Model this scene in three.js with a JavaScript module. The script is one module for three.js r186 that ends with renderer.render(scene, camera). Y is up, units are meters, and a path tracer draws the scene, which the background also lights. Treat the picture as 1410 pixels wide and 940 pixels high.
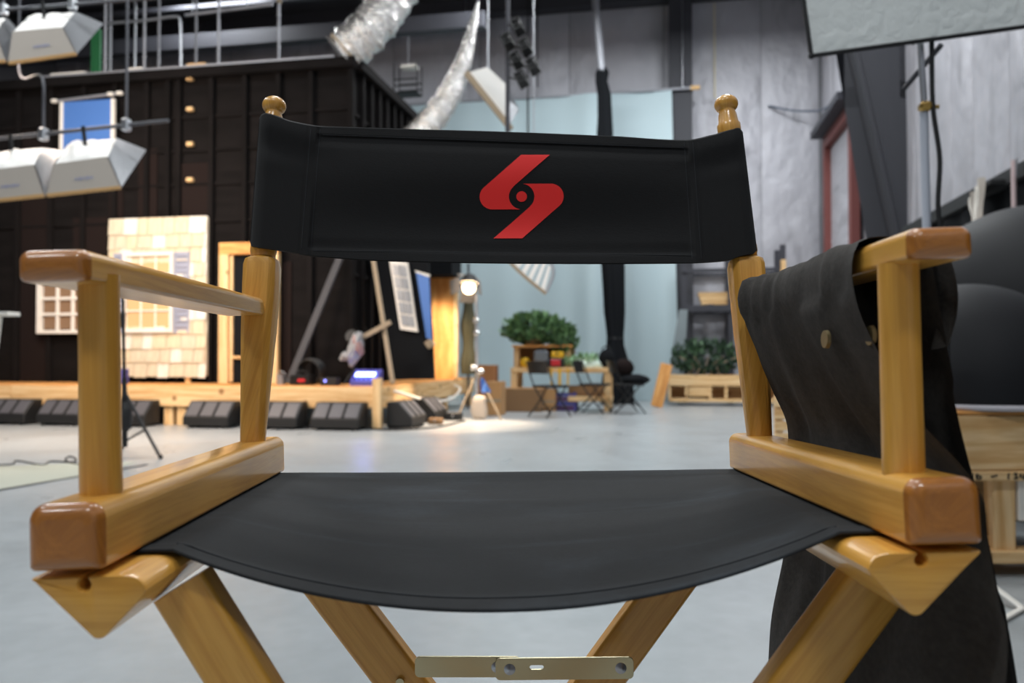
import * as THREE from 'three';
import { mergeGeometries, toCreasedNormals } from 'three/addons/utils/BufferGeometryUtils.js';
import { TessellateModifier } from 'three/addons/modifiers/TessellateModifier.js';
import { RectAreaLightUniformsLib } from 'three/addons/lights/RectAreaLightUniformsLib.js';

// ------------------------------------------------------------------ camera, light, exposure
const scene = new THREE.Scene();
scene.background = new THREE.Color(0x000000);
const renderer = new THREE.WebGLRenderer({ antialias: true });
renderer.toneMapping = THREE.LinearToneMapping;
renderer.toneMappingExposure = 1.0;
renderer.shadowMap.enabled = true;
RectAreaLightUniformsLib.init();

const EYE = 0.85, FOCAL = 1138, CX = 705, CY = 470;
const YAW = 10.7 * Math.PI / 180, PITCH = Math.atan(22 / FOCAL);
const camera = new THREE.PerspectiveCamera(2 * Math.atan(470 / FOCAL) * 180 / Math.PI, 1.5, 0.05, 60);
camera.position.set(0, EYE, 0);
camera.rotation.order = 'YXZ';
camera.rotation.set(PITCH, YAW, 0);
camera.updateMatrixWorld(true);
camera.focus = 0.80;
camera.userData.fStop = 6.6;
scene.add(camera);

// overhead bay lamps of the hall: [x, z]; their fittings are built further down
const BAY_Y = 7.3, BAY_LIGHT = 60, BAY_COLOUR = new THREE.Color(0.95, 0.985, 1.0);
const BAYS = [[-7.8, -12.8, 'above the soft boxes'], [-2.0, -12.6, 'above the silver ducts', 1.6], [-7.5, -6.5, 'in the row over the open floor'], [-2.4, -6.2, 'over the middle of the open floor'], [1.2, -9.0, 'near the loading door'], [1.5, -13.2, 'added in the rear corner to brighten the wall by the loading door', 1.4], [-5.5, -1.2, 'over the bare floor beside the director chair'], [-0.9, -1.4, 'right over the director chair'], [0.9, -4.2, 'above the dark domes'], [-4.0, 3.2, 'by the front wall, over the open floor'], [0.6, 3.0, 'by the front wall, near the draped side wall']];  // the rear-corner lamp is unseen, added to brighten the side wall
const COOP_LIGHT = 62, COOP_COLOUR = new THREE.Color(1.0, 0.80, 0.64);

// ------------------------------------------------------------------ measuring helpers (photo frame 1410 x 940 -> metres)
const V = (x, y, z) => new THREE.Vector3(x, y, z);
const fwd = V(0, 0, -1).applyEuler(camera.rotation), rgt = V(1, 0, 0).applyEuler(camera.rotation), upv = V(0, 1, 0).applyEuler(camera.rotation);
const dirOf = (px, py) => fwd.clone().addScaledVector(rgt, (px - CX) / FOCAL).addScaledVector(upv, (CY - py) / FOCAL);
const at = (px, py, d) => camera.position.clone().addScaledVector(dirOf(px, py), d);
const onZ = (px, py, z) => { const d = dirOf(px, py); return camera.position.clone().addScaledVector(d, z / d.z); };
const onX = (px, py, x) => { const d = dirOf(px, py); return camera.position.clone().addScaledVector(d, x / d.x); };
const onY = (px, py, y) => { const d = dirOf(px, py); return camera.position.clone().addScaledVector(d, (y - EYE) / d.y); };
const lerp = (a, b, t) => a + (b - a) * t;
const smooth = (a, b, x) => { const t = Math.min(1, Math.max(0, (x - a) / (b - a))); return t * t * (3 - 2 * t); };
let seed = 7;
const rnd = () => { seed = (seed * 1664525 + 1013904223) >>> 0; return seed / 4294967296; };
const rr = (a, b) => a + (b - a) * rnd();

// ------------------------------------------------------------------ textures
function hash(x, y, s) { let h = (x * 374761393 + y * 668265263 + s * 1274126177) | 0; h = Math.imul(h ^ (h >>> 13), 1274126177); return ((h ^ (h >>> 16)) >>> 0) / 4294967296; }
function vnoise(x, y, px, py, s) {            // value noise, tiles with period px, py
  const xi = Math.floor(x), yi = Math.floor(y), fx = x - xi, fy = y - yi;
  const m = (a, n) => ((a % n) + n) % n;
  const a = hash(m(xi, px), m(yi, py), s), b = hash(m(xi + 1, px), m(yi, py), s), c = hash(m(xi, px), m(yi + 1, py), s), d = hash(m(xi + 1, px), m(yi + 1, py), s);
  const u = fx * fx * (3 - 2 * fx), v = fy * fy * (3 - 2 * fy);
  return lerp(lerp(a, b, u), lerp(c, d, u), v);
}
function fbm(u, v, nx, ny, oct, s) { let t = 0, a = 0.5, n = 0; for (let i = 0; i < oct; i++) { t += a * vnoise(u * nx, v * ny, nx, ny, s + i); n += a; a *= 0.5; nx *= 2; ny *= 2; } return t / n; }
function tex(w, h, fn, srgb, mu, mv) {         // fn(u, v) -> [r, g, b] 0..1 ; mu, mv: metres covered by one tile
  const d = new Uint8Array(w * h * 4);
  for (let j = 0; j < h; j++) for (let i = 0; i < w; i++) {
    const c = fn(i / w, j / h), k = (j * w + i) * 4;
    for (let q = 0; q < 3; q++) d[k + q] = Math.max(0, Math.min(255, Math.round((c.length ? c[q] : c) * 255)));
    d[k + 3] = 255;
  }
  const t = new THREE.DataTexture(d, w, h, THREE.RGBAFormat);
  t.wrapS = t.wrapT = THREE.RepeatWrapping; t.magFilter = THREE.LinearFilter; t.minFilter = THREE.LinearMipmapLinearFilter; t.generateMipmaps = true;
  if (srgb) t.colorSpace = THREE.SRGBColorSpace;
  t.repeat.set(1 / mu, 1 / mv); t.needsUpdate = true;
  return t;
}
const mixc = (a, b, t) => [lerp(a[0], b[0], t), lerp(a[1], b[1], t), lerp(a[2], b[2], t)];
const C8 = (r, g, b) => [r / 255, g / 255, b / 255];
function woodTex(light, dark, mu, mv, s, fine = 60, knots = []) {
  return tex(512, 512, (u, v) => {
    let vv = v + 0.02 * Math.sin(6.283 * u) + 0.015 * (fbm(u, v, 3, 4, 2, s) - 0.5);
    let k = 0.5 * fbm(u, vv, 2, 14, 3, s + 3) + 0.35 * fbm(u, vv, 4, fine, 2, s + 9) + 0.15 * fbm(u, vv, 30, 128, 1, s + 17);
    k = smooth(0.3, 0.72, k);
    let c = mixc(light, dark, k);
    for (const [ku, kv, r] of knots) { const q = Math.hypot((u - ku) * mu, (v - kv) * mv) / r; if (q < 1.5) c = mixc(mixc(dark, [0.28, 0.15, 0.07], 0.5 + 0.4 * Math.sin(q * 14)), c, smooth(0.45, 1.5, q)); }
    return c;
  }, true, mu, mv);
}
const T = {
  honey: woodTex(C8(230, 172, 76), C8(209, 148, 55), 0.5, 0.12, 11, 40),
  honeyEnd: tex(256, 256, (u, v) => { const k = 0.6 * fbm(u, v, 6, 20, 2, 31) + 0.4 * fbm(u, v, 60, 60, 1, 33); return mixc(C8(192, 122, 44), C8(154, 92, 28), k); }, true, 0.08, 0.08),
  pine: woodTex(C8(232, 200, 152), C8(204, 160, 104), 1.6, 0.5, 41, 30, [[0.25, 0.4, 0.035], [0.62, 0.75, 0.028], [0.85, 0.22, 0.03]]),
  ply: woodTex(C8(222, 166, 98), C8(196, 132, 66), 1.2, 1.2, 51, 24),
  canvas: tex(256, 256, (u, v) => 0.5 + 0.25 * Math.sin(u * 6.283 * 64) * Math.cos(v * 6.283 * 64) + 0.25 * (fbm(u, v, 64, 64, 1, 61) - 0.5), false, 0.06, 0.06),
  seatDust: tex(512, 512, (u, v) => { const a = smooth(0.52, 0.8, fbm(u, v, 4, 7, 4, 71)), b = smooth(0.6, 0.85, fbm(u, v, 3, 40, 3, 75)), w = 0.9 + 0.2 * fbm(u, v, 128, 128, 1, 77); const k = w * (1 + 0.8 * a + 0.5 * b); return [0.07 * k, 0.08 * k, 0.09 * k]; }, true, 0.55, 0.5),
  backCloth: tex(256, 256, (u, v) => { const k = 0.9 + 0.2 * fbm(u, v, 100, 100, 2, 81) ; return [0.058 * k, 0.062 * k, 0.068 * k]; }, true, 0.2, 0.2),
  jacket: tex(256, 256, (u, v) => { const k = 0.85 + 0.35 * fbm(u, v, 60, 60, 3, 91); return [0.225 * k, 0.214 * k, 0.203 * k]; }, true, 0.2, 0.2),
  floor: tex(1024, 1024, (u, v) => { const a = fbm(u, v, 5, 5, 4, 101), b = fbm(u, v, 90, 90, 2, 107), s = smooth(0.75, 0.84, fbm(u, v, 22, 9, 3, 111)); const k = 0.93 + 0.1 * (a - 0.5) + 0.06 * (b - 0.5) - 0.02 * s; return [0.672 * k, 0.695 * k, 0.707 * k]; }, true, 4.5, 4.5),
  floorRough: tex(512, 512, (u, v) => 0.24 + 0.18 * fbm(u, v, 8, 8, 4, 121), false, 3.1, 3.1),
  foil: tex(512, 512, (u, v) => fbm(u, v, 7, 5, 4, 131), false, 2.2, 2.6),
  crinkle: tex(512, 512, (u, v) => { const a = fbm(u, v, 10, 10, 3, 141); return Math.abs(2 * a - 1); }, false, 0.5, 0.5),
  wallTint: tex(512, 512, (u, v) => { const k = 0.93 + 0.14 * (fbm(u, v, 5, 3, 4, 151) - 0.5) - 0.1 * smooth(0.66, 0.8, fbm(u, v, 16, 5, 3, 157)); return [0.735 * k, 0.735 * k, 0.765 * k]; }, true, 5, 6),
  blackPaint: tex(512, 512, (u, v) => { const k = 0.7 + 0.6 * fbm(u, v, 5, 24, 4, 161); return [0.082 * k, 0.074 * k, 0.075 * k]; }, true, 2, 2),
  shingle: woodTex(C8(235, 232, 224), C8(216, 211, 199), 0.4, 0.3, 171, 50),
};
const std = (o) => new THREE.MeshStandardMaterial(Object.assign({ side: THREE.DoubleSide }, o));
const phy = (o) => new THREE.MeshPhysicalMaterial(Object.assign({ side: THREE.DoubleSide }, o));
const M = {
  honey: phy({ map: T.honey, roughness: 0.42, bumpMap: T.honey, bumpScale: 0.0002, clearcoat: 0.6, clearcoatRoughness: 0.14 }),
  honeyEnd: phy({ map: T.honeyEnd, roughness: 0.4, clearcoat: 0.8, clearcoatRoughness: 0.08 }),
  seat: std({ map: T.seatDust, roughness: 0.92, bumpMap: T.canvas, bumpScale: 0.0003 }),
  back: std({ map: T.backCloth, roughness: 0.95, bumpMap: T.canvas, bumpScale: 0.0003 }),
  thread: std({ color: 0x26292d, roughness: 0.9 }),
  emblem: std({ color: new THREE.Color(0.92, 0.018, 0.015), roughness: 0.7 }),
  jacket: phy({ map: T.jacket, roughness: 0.95, bumpMap: T.canvas, bumpScale: 0.0004, sheen: 0.15, sheenRoughness: 0.7 }),
  brass: std({ color: 0xb09050, roughness: 0.35, metalness: 0.9 }),
  dullBrass: std({ color: 0x8f805c, roughness: 0.5, metalness: 0.6 }),
  nickel: std({ color: 0xc9bf9c, roughness: 0.32, metalness: 0.95 }),
  darkPipe: std({ color: 0x55565c, roughness: 0.5, metalness: 0.3 }),
  steel: std({ color: 0xb9bcc2, roughness: 0.35, metalness: 0.85 }),
  pipe: std({ color: 0x9fa1a8, roughness: 0.5, metalness: 0.4 }),
  chrome: std({ color: 0xdfe2e6, roughness: 0.2, metalness: 0.95 }),
  darkSteel: std({ color: 0x3a3b42, roughness: 0.6, metalness: 0.2 }),
  beam: std({ color: 0x34353b, roughness: 0.65 }),
  black: std({ color: 0x131416, roughness: 0.6 }),
  blackGloss: std({ color: 0x101113, roughness: 0.35 }),
  blackCloth: phy({ color: 0x15171a, roughness: 1, specularIntensity: 0.3 }),
  floor: phy({ map: T.floor, roughnessMap: T.floorRough, roughness: 1, bumpMap: T.floorRough, bumpScale: 0.0006 }),
  foilWall: std({ map: T.wallTint, roughness: 0.5, metalness: 0.15, bumpMap: T.foil, bumpScale: 0.05 }),
  ceiling: std({ color: 0x2c2c30, roughness: 0.9 }),
  hallWall: std({ color: 0x6c6d72, roughness: 0.9 }),
  backdrop: std({ color: 0xb6c9cf, roughness: 0.85 }),
  setBlack: phy({ map: T.blackPaint, roughness: 0.95, specularIntensity: 0.25 }),
  setBrown: phy({ color: 0x1f1817, roughness: 0.95, specularIntensity: 0.25 }),
  pine: std({ map: T.pine, roughness: 0.75 }),
  ply: std({ map: T.ply, roughness: 0.7 }),
  shingle: std({ map: T.shingle, roughness: 0.85 }),
  shingle2: std({ map: T.shingle, color: 0xe9e2d2, roughness: 0.85 }),
  shingle3: std({ map: T.shingle, color: 0xf4e6cf, roughness: 0.85 }),
  whitePaint: std({ color: 0xe9e5dd, roughness: 0.5 }),
  shutter: std({ color: 0x9a9fb2, roughness: 0.6 }),
  paneWarm: phy({ color: 0xd6b183, roughness: 0.25 }),
  paneBrown: phy({ color: 0x8a6f58, roughness: 0.2 }),  // brown stands in for the warm interior reflected in the glass
  paneGrey: phy({ color: 0x9c9fa4, roughness: 0.25 }),
  blue: std({ color: 0x4c78bf, roughness: 0.5 }),
  muslin: phy({ color: 0xf0eeea, roughness: 0.9 }),
  silver: std({ color: 0xa0a2a6, roughness: 0.45, metalness: 0.35, bumpMap: T.crinkle, bumpScale: 0.006 }),
  tanPanel: std({ color: 0xb0a89f, roughness: 0.8 }),
  foilDuct: std({ color: 0xe4e2df, roughness: 0.26, metalness: 0.85, bumpMap: T.crinkle, bumpScale: 0.02 }),
  diffusion: std({ color: 0xdde2e0, roughness: 0.75, bumpMap: T.crinkle, bumpScale: 0.0035 }),
  redFrame: std({ color: 0x6e3a36, roughness: 0.6 }),
  leaf: phy({ color: 0x3c5a3a, roughness: 0.6 }),
  leafLight: phy({ color: 0x5d8050, roughness: 0.6 }),
  leafDark: phy({ color: 0x2a4030, roughness: 0.6 }),
  leafPale: phy({ color: 0xa9cfae, roughness: 0.5 }),
  bark: std({ color: 0x9a8a74, roughness: 0.9 }),
  cardboard: std({ color: 0xb48a5c, roughness: 0.9 }),
  cardDark: std({ color: 0x8a6a4a, roughness: 0.9 }),
  yellow: std({ color: 0xe0b020, roughness: 0.45 }),
  red: std({ color: 0xb5202c, roughness: 0.45 }),
  greyPlastic: std({ color: 0x6b7178, roughness: 0.5 }),
  bluePlastic: std({ color: 0x4a4a96, roughness: 0.5 }),
  green: std({ color: 0x2e7a4c, roughness: 0.9 }),
  sack: std({ color: 0xb0a498, roughness: 0.9 }),
  olive: std({ color: 0x4a4632, roughness: 0.95 }),
  dome: phy({ color: 0x191a1d, roughness: 0.62, specularIntensity: 0.45 }),
  mat: std({ color: 0xa9ac9f, roughness: 0.8 }),
  wire: std({ color: 0x5d6676, roughness: 0.7 }),
};

// ------------------------------------------------------------------ scene-graph helpers
const taken = {};
function numbered(n) { if (!(n in taken)) { taken[n] = 0; return n; } taken[n]++; return n + '_' + String(taken[n]).padStart(3, '0'); }
function thing(name, label, category, pos, group, turn = 0) {
  const o = new THREE.Group(); o.name = numbered(name); o.position.copy(pos); o.rotation.y = turn;
  o.userData = { label, category }; if (group) o.userData.group = group;
  scene.add(o); o.updateMatrixWorld(true); return o;
}
function shade(m) { m.castShadow = true; m.receiveShadow = true; return m; }
function world(t, name, geo, mat, label) {      // geometry given in world coordinates, stored in the parent's own frame
  const g = Array.isArray(geo) ? merge(geo) : geo;
  t.updateWorldMatrix(true, false); g.applyMatrix4(t.matrixWorld.clone().invert());
  const m = shade(new THREE.Mesh(g, mat)); m.name = name; if (label) m.userData.label = label; t.add(m); return m;
}
function local(t, name, geo, mat, label) {
  const g = Array.isArray(geo) ? merge(geo) : geo;
  const m = shade(new THREE.Mesh(g, mat)); m.name = name; if (label) m.userData.label = label; t.add(m); return m;
}
function structure(name, geo, mat, label) { const m = shade(new THREE.Mesh(Array.isArray(geo) ? merge(geo) : geo, mat)); m.name = name; m.userData = { kind: 'structure', label, category: 'building part' }; delete m.userData.category; scene.add(m); return m; }
function single(name, label, category, geo, mat, group) {   // a thing of one mesh
  const g = Array.isArray(geo) ? merge(geo) : geo; g.computeBoundingBox();
  const b = g.boundingBox, p = V((b.min.x + b.max.x) / 2, b.min.y, (b.min.z + b.max.z) / 2); g.translate(-p.x, -p.y, -p.z);
  const m = shade(new THREE.Mesh(g, mat)); m.name = numbered(name); m.position.copy(p); m.userData = { label, category }; if (group) m.userData.group = group; scene.add(m); return m;
}
function copyOf(o, pos, label, turn) { const c = o.clone(); c.name = numbered(o.name.replace(/_\d{3}$/, '')); c.userData = { ...o.userData }; if (label) c.userData.label = label; c.position.copy(pos); if (turn !== undefined) c.rotation.y = turn; scene.add(c); return c; }

// ------------------------------------------------------------------ geometry helpers
function merge(list) { return mergeGeometries(list.map((g) => { const q = g.index ? g.toNonIndexed() : g; for (const k of Object.keys(q.attributes)) if (!['position', 'normal', 'uv'].includes(k)) q.deleteAttribute(k); return q; })); }
function triUV(g, axis = 0) {                  // uv in metres; u runs along the given axis
  const q = g.index ? g.toNonIndexed() : g, p = q.attributes.position, n = p.count, uv = new Float32Array(n * 2);
  const a = V(), b = V(), c = V(), e = V(), f = V();
  for (let i = 0; i < n; i += 3) {
    a.fromBufferAttribute(p, i); b.fromBufferAttribute(p, i + 1); c.fromBufferAttribute(p, i + 2);
    const nn = e.subVectors(b, a).cross(f.subVectors(c, a)), ab = [Math.abs(nn.x), Math.abs(nn.y), Math.abs(nn.z)];
    const k = ab.indexOf(Math.max(...ab)); let ua = axis, va;
    if (k === axis) { ua = (axis + 1) % 3; va = (axis + 2) % 3; } else va = 3 - axis - k;
    for (let j = 0; j < 3; j++) { const w = [p.getX(i + j), p.getY(i + j), p.getZ(i + j)]; uv[(i + j) * 2] = w[ua]; uv[(i + j) * 2 + 1] = w[va]; }
  }
  q.setAttribute('uv', new THREE.BufferAttribute(uv, 2)); return q;
}
function longest(w, h, d) { return w >= h && w >= d ? 0 : h >= d ? 1 : 2; }
function cbox(w, h, d, c = 0.004) {            // chamfered box centred on the origin, 44 triangles
  c = Math.min(c, w * 0.3, h * 0.3, d * 0.3);
  const x = w / 2, y = h / 2, z = d / 2, P = [];
  for (const sx of [-1, 1]) for (const sy of [-1, 1]) for (const sz of [-1, 1]) { P.push([sx * x, sy * (y - c), sz * (z - c)], [sx * (x - c), sy * y, sz * (z - c)], [sx * (x - c), sy * (y - c), sz * z]); }
  const id = (sx, sy, sz, k) => ((sx > 0 ? 4 : 0) + (sy > 0 ? 2 : 0) + (sz > 0 ? 1 : 0)) * 3 + k, F = [];
  const quad = (a, b, cc, dd) => F.push([a, b, cc], [a, cc, dd]);
  for (const s of [-1, 1]) {
    quad(id(s, -1, -1, 0), id(s, 1, -1, 0), id(s, 1, 1, 0), id(s, -1, 1, 0)); quad(id(-1, s, -1, 1), id(1, s, -1, 1), id(1, s, 1, 1), id(-1, s, 1, 1)); quad(id(-1, -1, s, 2), id(1, -1, s, 2), id(1, 1, s, 2), id(-1, 1, s, 2));
    for (const t of [-1, 1]) { quad(id(s, t, -1, 0), id(s, t, -1, 1), id(s, t, 1, 1), id(s, t, 1, 0)); quad(id(s, -1, t, 0), id(s, -1, t, 2), id(s, 1, t, 2), id(s, 1, t, 0)); quad(id(-1, s, t, 1), id(-1, s, t, 2), id(1, s, t, 2), id(1, s, t, 1)); for (const r of [-1, 1]) F.push([id(s, t, r, 0), id(s, t, r, 1), id(s, t, r, 2)]); }
  }
  const pos = [];
  for (const f of F) {                          // wind outward
    const [a, b, e] = f.map((i) => V(...P[i])); const n = b.clone().sub(a).cross(e.clone().sub(a)), m = a.clone().add(b).add(e);
    for (const v of n.dot(m) > 0 ? [a, b, e] : [a, e, b]) pos.push(v.x, v.y, v.z);
  }
  const g = new THREE.BufferGeometry(); g.setAttribute('position', new THREE.Float32BufferAttribute(pos, 3)); g.computeVertexNormals();
  return triUV(g, longest(w, h, d));
}
const boxAt = (x0, x1, y0, y1, z0, z1, c = 0.004) => { const o = [rr(0, 3), rr(0, 3)]; const g = cbox(Math.abs(x1 - x0), Math.abs(y1 - y0), Math.abs(z1 - z0), c); shiftUV(g, o[0], o[1]); return g.translate((x0 + x1) / 2, (y0 + y1) / 2, (z0 + z1) / 2); };
function shiftUV(g, a, b) { const u = g.attributes.uv; for (let i = 0; i < u.count; i++) u.setXY(i, u.getX(i) + a, u.getY(i) + b); return g; }
function frameOf(origin, x, y, z) { return new THREE.Matrix4().makeBasis(x, y, z).setPosition(origin); }
function axisFrame(p, q, hint = V(0, 0, 1)) {  // y axis runs from p to q
  const y = q.clone().sub(p).normalize(); let h = hint.clone(); if (Math.abs(h.dot(y)) > 0.95) h = V(1, 0, 0);
  const x = y.clone().cross(h).normalize(), z = x.clone().cross(y); return frameOf(p.clone().add(q).multiplyScalar(0.5), x, y, z);
}
function rod(p, q, r0, r1 = r0, seg = 12) { return new THREE.CylinderGeometry(r1, r0, p.distanceTo(q), seg, 1).applyMatrix4(axisFrame(p, q)); }
function bar(p, q, w, t, hint, c = 0.003) { const g = cbox(w, p.distanceTo(q), t, c); shiftUV(g, rr(0, 3), rr(0, 3)); return g.applyMatrix4(axisFrame(p, q, hint)); }
function tube(pts, r, seg = 40, rad = 8) { return new THREE.TubeGeometry(new THREE.CatmullRomCurve3(pts), seg, r, rad); }
function surface(nu, nv, fn) {                  // fn(u, v) -> Vector3 ; optional uv from fn.uv
  const pos = [], uv = [], idx = [];
  for (let j = 0; j <= nv; j++) for (let i = 0; i <= nu; i++) { const p = fn(i / nu, j / nv); pos.push(p.x, p.y, p.z); const t = p.uv || [i / nu, j / nv]; uv.push(t[0], t[1]); }
  for (let j = 0; j < nv; j++) for (let i = 0; i < nu; i++) { const a = j * (nu + 1) + i, b = a + 1, c = a + nu + 1, d = c + 1; idx.push(a, b, d, a, d, c); }
  const g = new THREE.BufferGeometry(); g.setAttribute('position', new THREE.Float32BufferAttribute(pos, 3)); g.setAttribute('uv', new THREE.Float32BufferAttribute(uv, 2)); g.setIndex(idx); g.computeVertexNormals(); return g;
}
function roundRing(w, h, r, n = 5) {            // rounded rectangle outline; r may be [bottom, top]
  const [rb, rt] = Array.isArray(r) ? r : [r, r], out = [];
  for (const [cx, cy, a0, q] of [[w / 2 - rt, h / 2 - rt, 0, rt], [-w / 2 + rt, h / 2 - rt, 90, rt], [-w / 2 + rb, -h / 2 + rb, 180, rb], [w / 2 - rb, -h / 2 + rb, 270, rb]])
    for (let i = 0; i <= n; i++) { const a = (a0 + 90 * i / n) * Math.PI / 180; out.push([cx + q * Math.cos(a), cy + q * Math.sin(a)]); }
  return out;
}
function loft(rings, capA = true, capB = true) { // rings: arrays of Vector3 of one length, closed; uv in metres
  const n = rings[0].length, pos = [], uv = [], idx = []; let u = 0;
  rings.forEach((R, k) => { if (k) u += R[0].distanceTo(rings[k - 1][0]); let v = 0; for (let i = 0; i <= n; i++) { const p = R[i % n]; if (i) v += p.distanceTo(R[i - 1]); pos.push(p.x, p.y, p.z); uv.push(u, v); } });
  for (let k = 0; k + 1 < rings.length; k++) for (let i = 0; i < n; i++) { const a = k * (n + 1) + i, b = a + 1, c = a + n + 1, d = c + 1; idx.push(a, b, d, a, d, c); }
  const cap = (R, flip) => { const c = V(); R.forEach((p) => c.add(p)); c.multiplyScalar(1 / n); const o = pos.length / 3; pos.push(c.x, c.y, c.z); uv.push(0.01, 0.01); R.forEach((p) => { pos.push(p.x, p.y, p.z); uv.push(p.x - c.x, p.y - c.y); }); for (let i = 0; i < n; i++) flip ? idx.push(o, o + 1 + (i + 1) % n, o + 1 + i) : idx.push(o, o + 1 + i, o + 1 + (i + 1) % n); };
  if (capA) cap(rings[0], true); if (capB) cap(rings[rings.length - 1], false);
  const g = new THREE.BufferGeometry(); g.setAttribute('position', new THREE.Float32BufferAttribute(pos, 3)); g.setAttribute('uv', new THREE.Float32BufferAttribute(uv, 2)); g.setIndex(idx); g.computeVertexNormals(); return g;
}
const crease = (g, a = 0.6) => toCreasedNormals(g, a);

// ------------------------------------------------------------------ the hall
const ZB = -16.8, XR = onZ(1130, 400, ZB).x, XL = -14, ZF = 5.5, CEIL = 8.2;
structure('floor', (() => { const g = boxAt(XL - 0.3, XR + 0.3, -0.2, 0, ZB - 0.3, ZF + 0.3, 0.001); return g; })(), M.floor, 'smooth grey painted concrete studio floor');
structure('ceiling', boxAt(XL - 0.3, XR + 0.3, CEIL, CEIL + 0.2, ZB - 0.3, ZF + 0.3, 0.001), M.ceiling, 'dark roof deck of the hall');
const wallBack = structure('wall_back', boxAt(XL - 0.3, XR + 0.3, 0, CEIL, ZB - 0.3, ZB - 0.06, 0.001), M.hallWall, 'rear hall wall lined with silver insulation');
const wallRight = structure('wall_right', boxAt(XR + 0.06, XR + 0.3, 0, CEIL, ZB - 0.06, ZF, 0.001), M.hallWall, 'side hall wall lined with silver insulation');
structure('wall_left', boxAt(XL - 0.3, XL, 0, CEIL, ZB - 0.06, ZF, 0.001), M.hallWall, 'far side wall of the hall');
structure('wall_front', boxAt(XL - 0.3, XR + 0.3, 0, CEIL, ZF, ZF + 0.3, 0.001), M.hallWall, 'wall behind the camera');

function blanket(w, h, s) {                     // pillowed insulation blanket, local: x width, y height, z out
  const g = surface(10, 34, (u, v) => {
    const e = Math.pow(Math.sin(Math.PI * Math.min(1, Math.max(0, u))), 0.25);
    const wr = 0.03 * (fbm(u * 0.9, v * 0.9, 5, 8, 3, s) - 0.5) * e;
    const p = V((u - 0.5) * w * 0.994, v * h, 0.03 * e + wr); p.uv = [u * w + s * 0.37, v * h + s * 0.71]; return p;
  });
  return g;
}
{
  // back wall blankets: seams read from the photograph at the right end
  const seams = [XR, onZ(1050, 400, ZB).x]; let x = seams[1];
  while (x > XL) { x -= 1.9; seams.push(Math.max(x, XL)); }
  for (let i = 0; i + 1 < seams.length; i++) world(wallBack, 'insulation_panel', blanket(seams[i] - seams[i + 1], CEIL - 0.02, 200 + i).translate((seams[i] + seams[i + 1]) / 2, 0.01, ZB - 0.055), M.foilWall);
  const zs = [ZB]; for (const px of [1255, 1305, 1333, 1383]) zs.push(onX(px, 300, XR).z);
  while (zs[zs.length - 1] < ZF - 1) zs.push(zs[zs.length - 1] + 1.05); zs.push(ZF);
  zs.splice(1, 0, onX(1143, 300, XR).z, onX(1192, 300, XR).z);
  for (let i = 0; i + 1 < zs.length; i++) if (zs[i + 1] - zs[i] > 0.05) world(wallRight, 'insulation_panel', blanket(zs[i + 1] - zs[i], CEIL - 0.02, 300 + i).rotateY(-Math.PI / 2).translate(XR + 0.055, 0.01, (zs[i] + zs[i + 1]) / 2), M.foilWall);
}
// tall loading door with red-brown frame beside the corner
{
  const z0 = onX(1147, 300, XR).z, z1 = onX(1186, 300, XR).z, top = onX(1147, 205, XR).y;
  const d = structure('door_1', boxAt(XR - 0.055, XR - 0.03, 0, top, z0 + 0.1, z1 - 0.1, 0.004), M.foilWall, 'tall silver-lined loading door');
  const red = (n, g) => world(d, n, g, M.redFrame, 'red-brown painted steel');
  red('door_frame', [boxAt(XR - 0.16, XR - 0.03, 0, top, z0 - 0.06, z0 + 0.14), boxAt(XR - 0.16, XR - 0.03, 0, top, z1 - 0.14, z1 + 0.06), boxAt(XR - 0.16, XR - 0.03, top, top + 0.22, z0 - 0.06, z1 + 0.06)]);
  world(d, 'canopy', boxAt(XR - 0.36, XR - 0.03, top + 0.22, top + 0.34, z0 - 0.1, z1 + 0.1), M.darkSteel);
}
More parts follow.
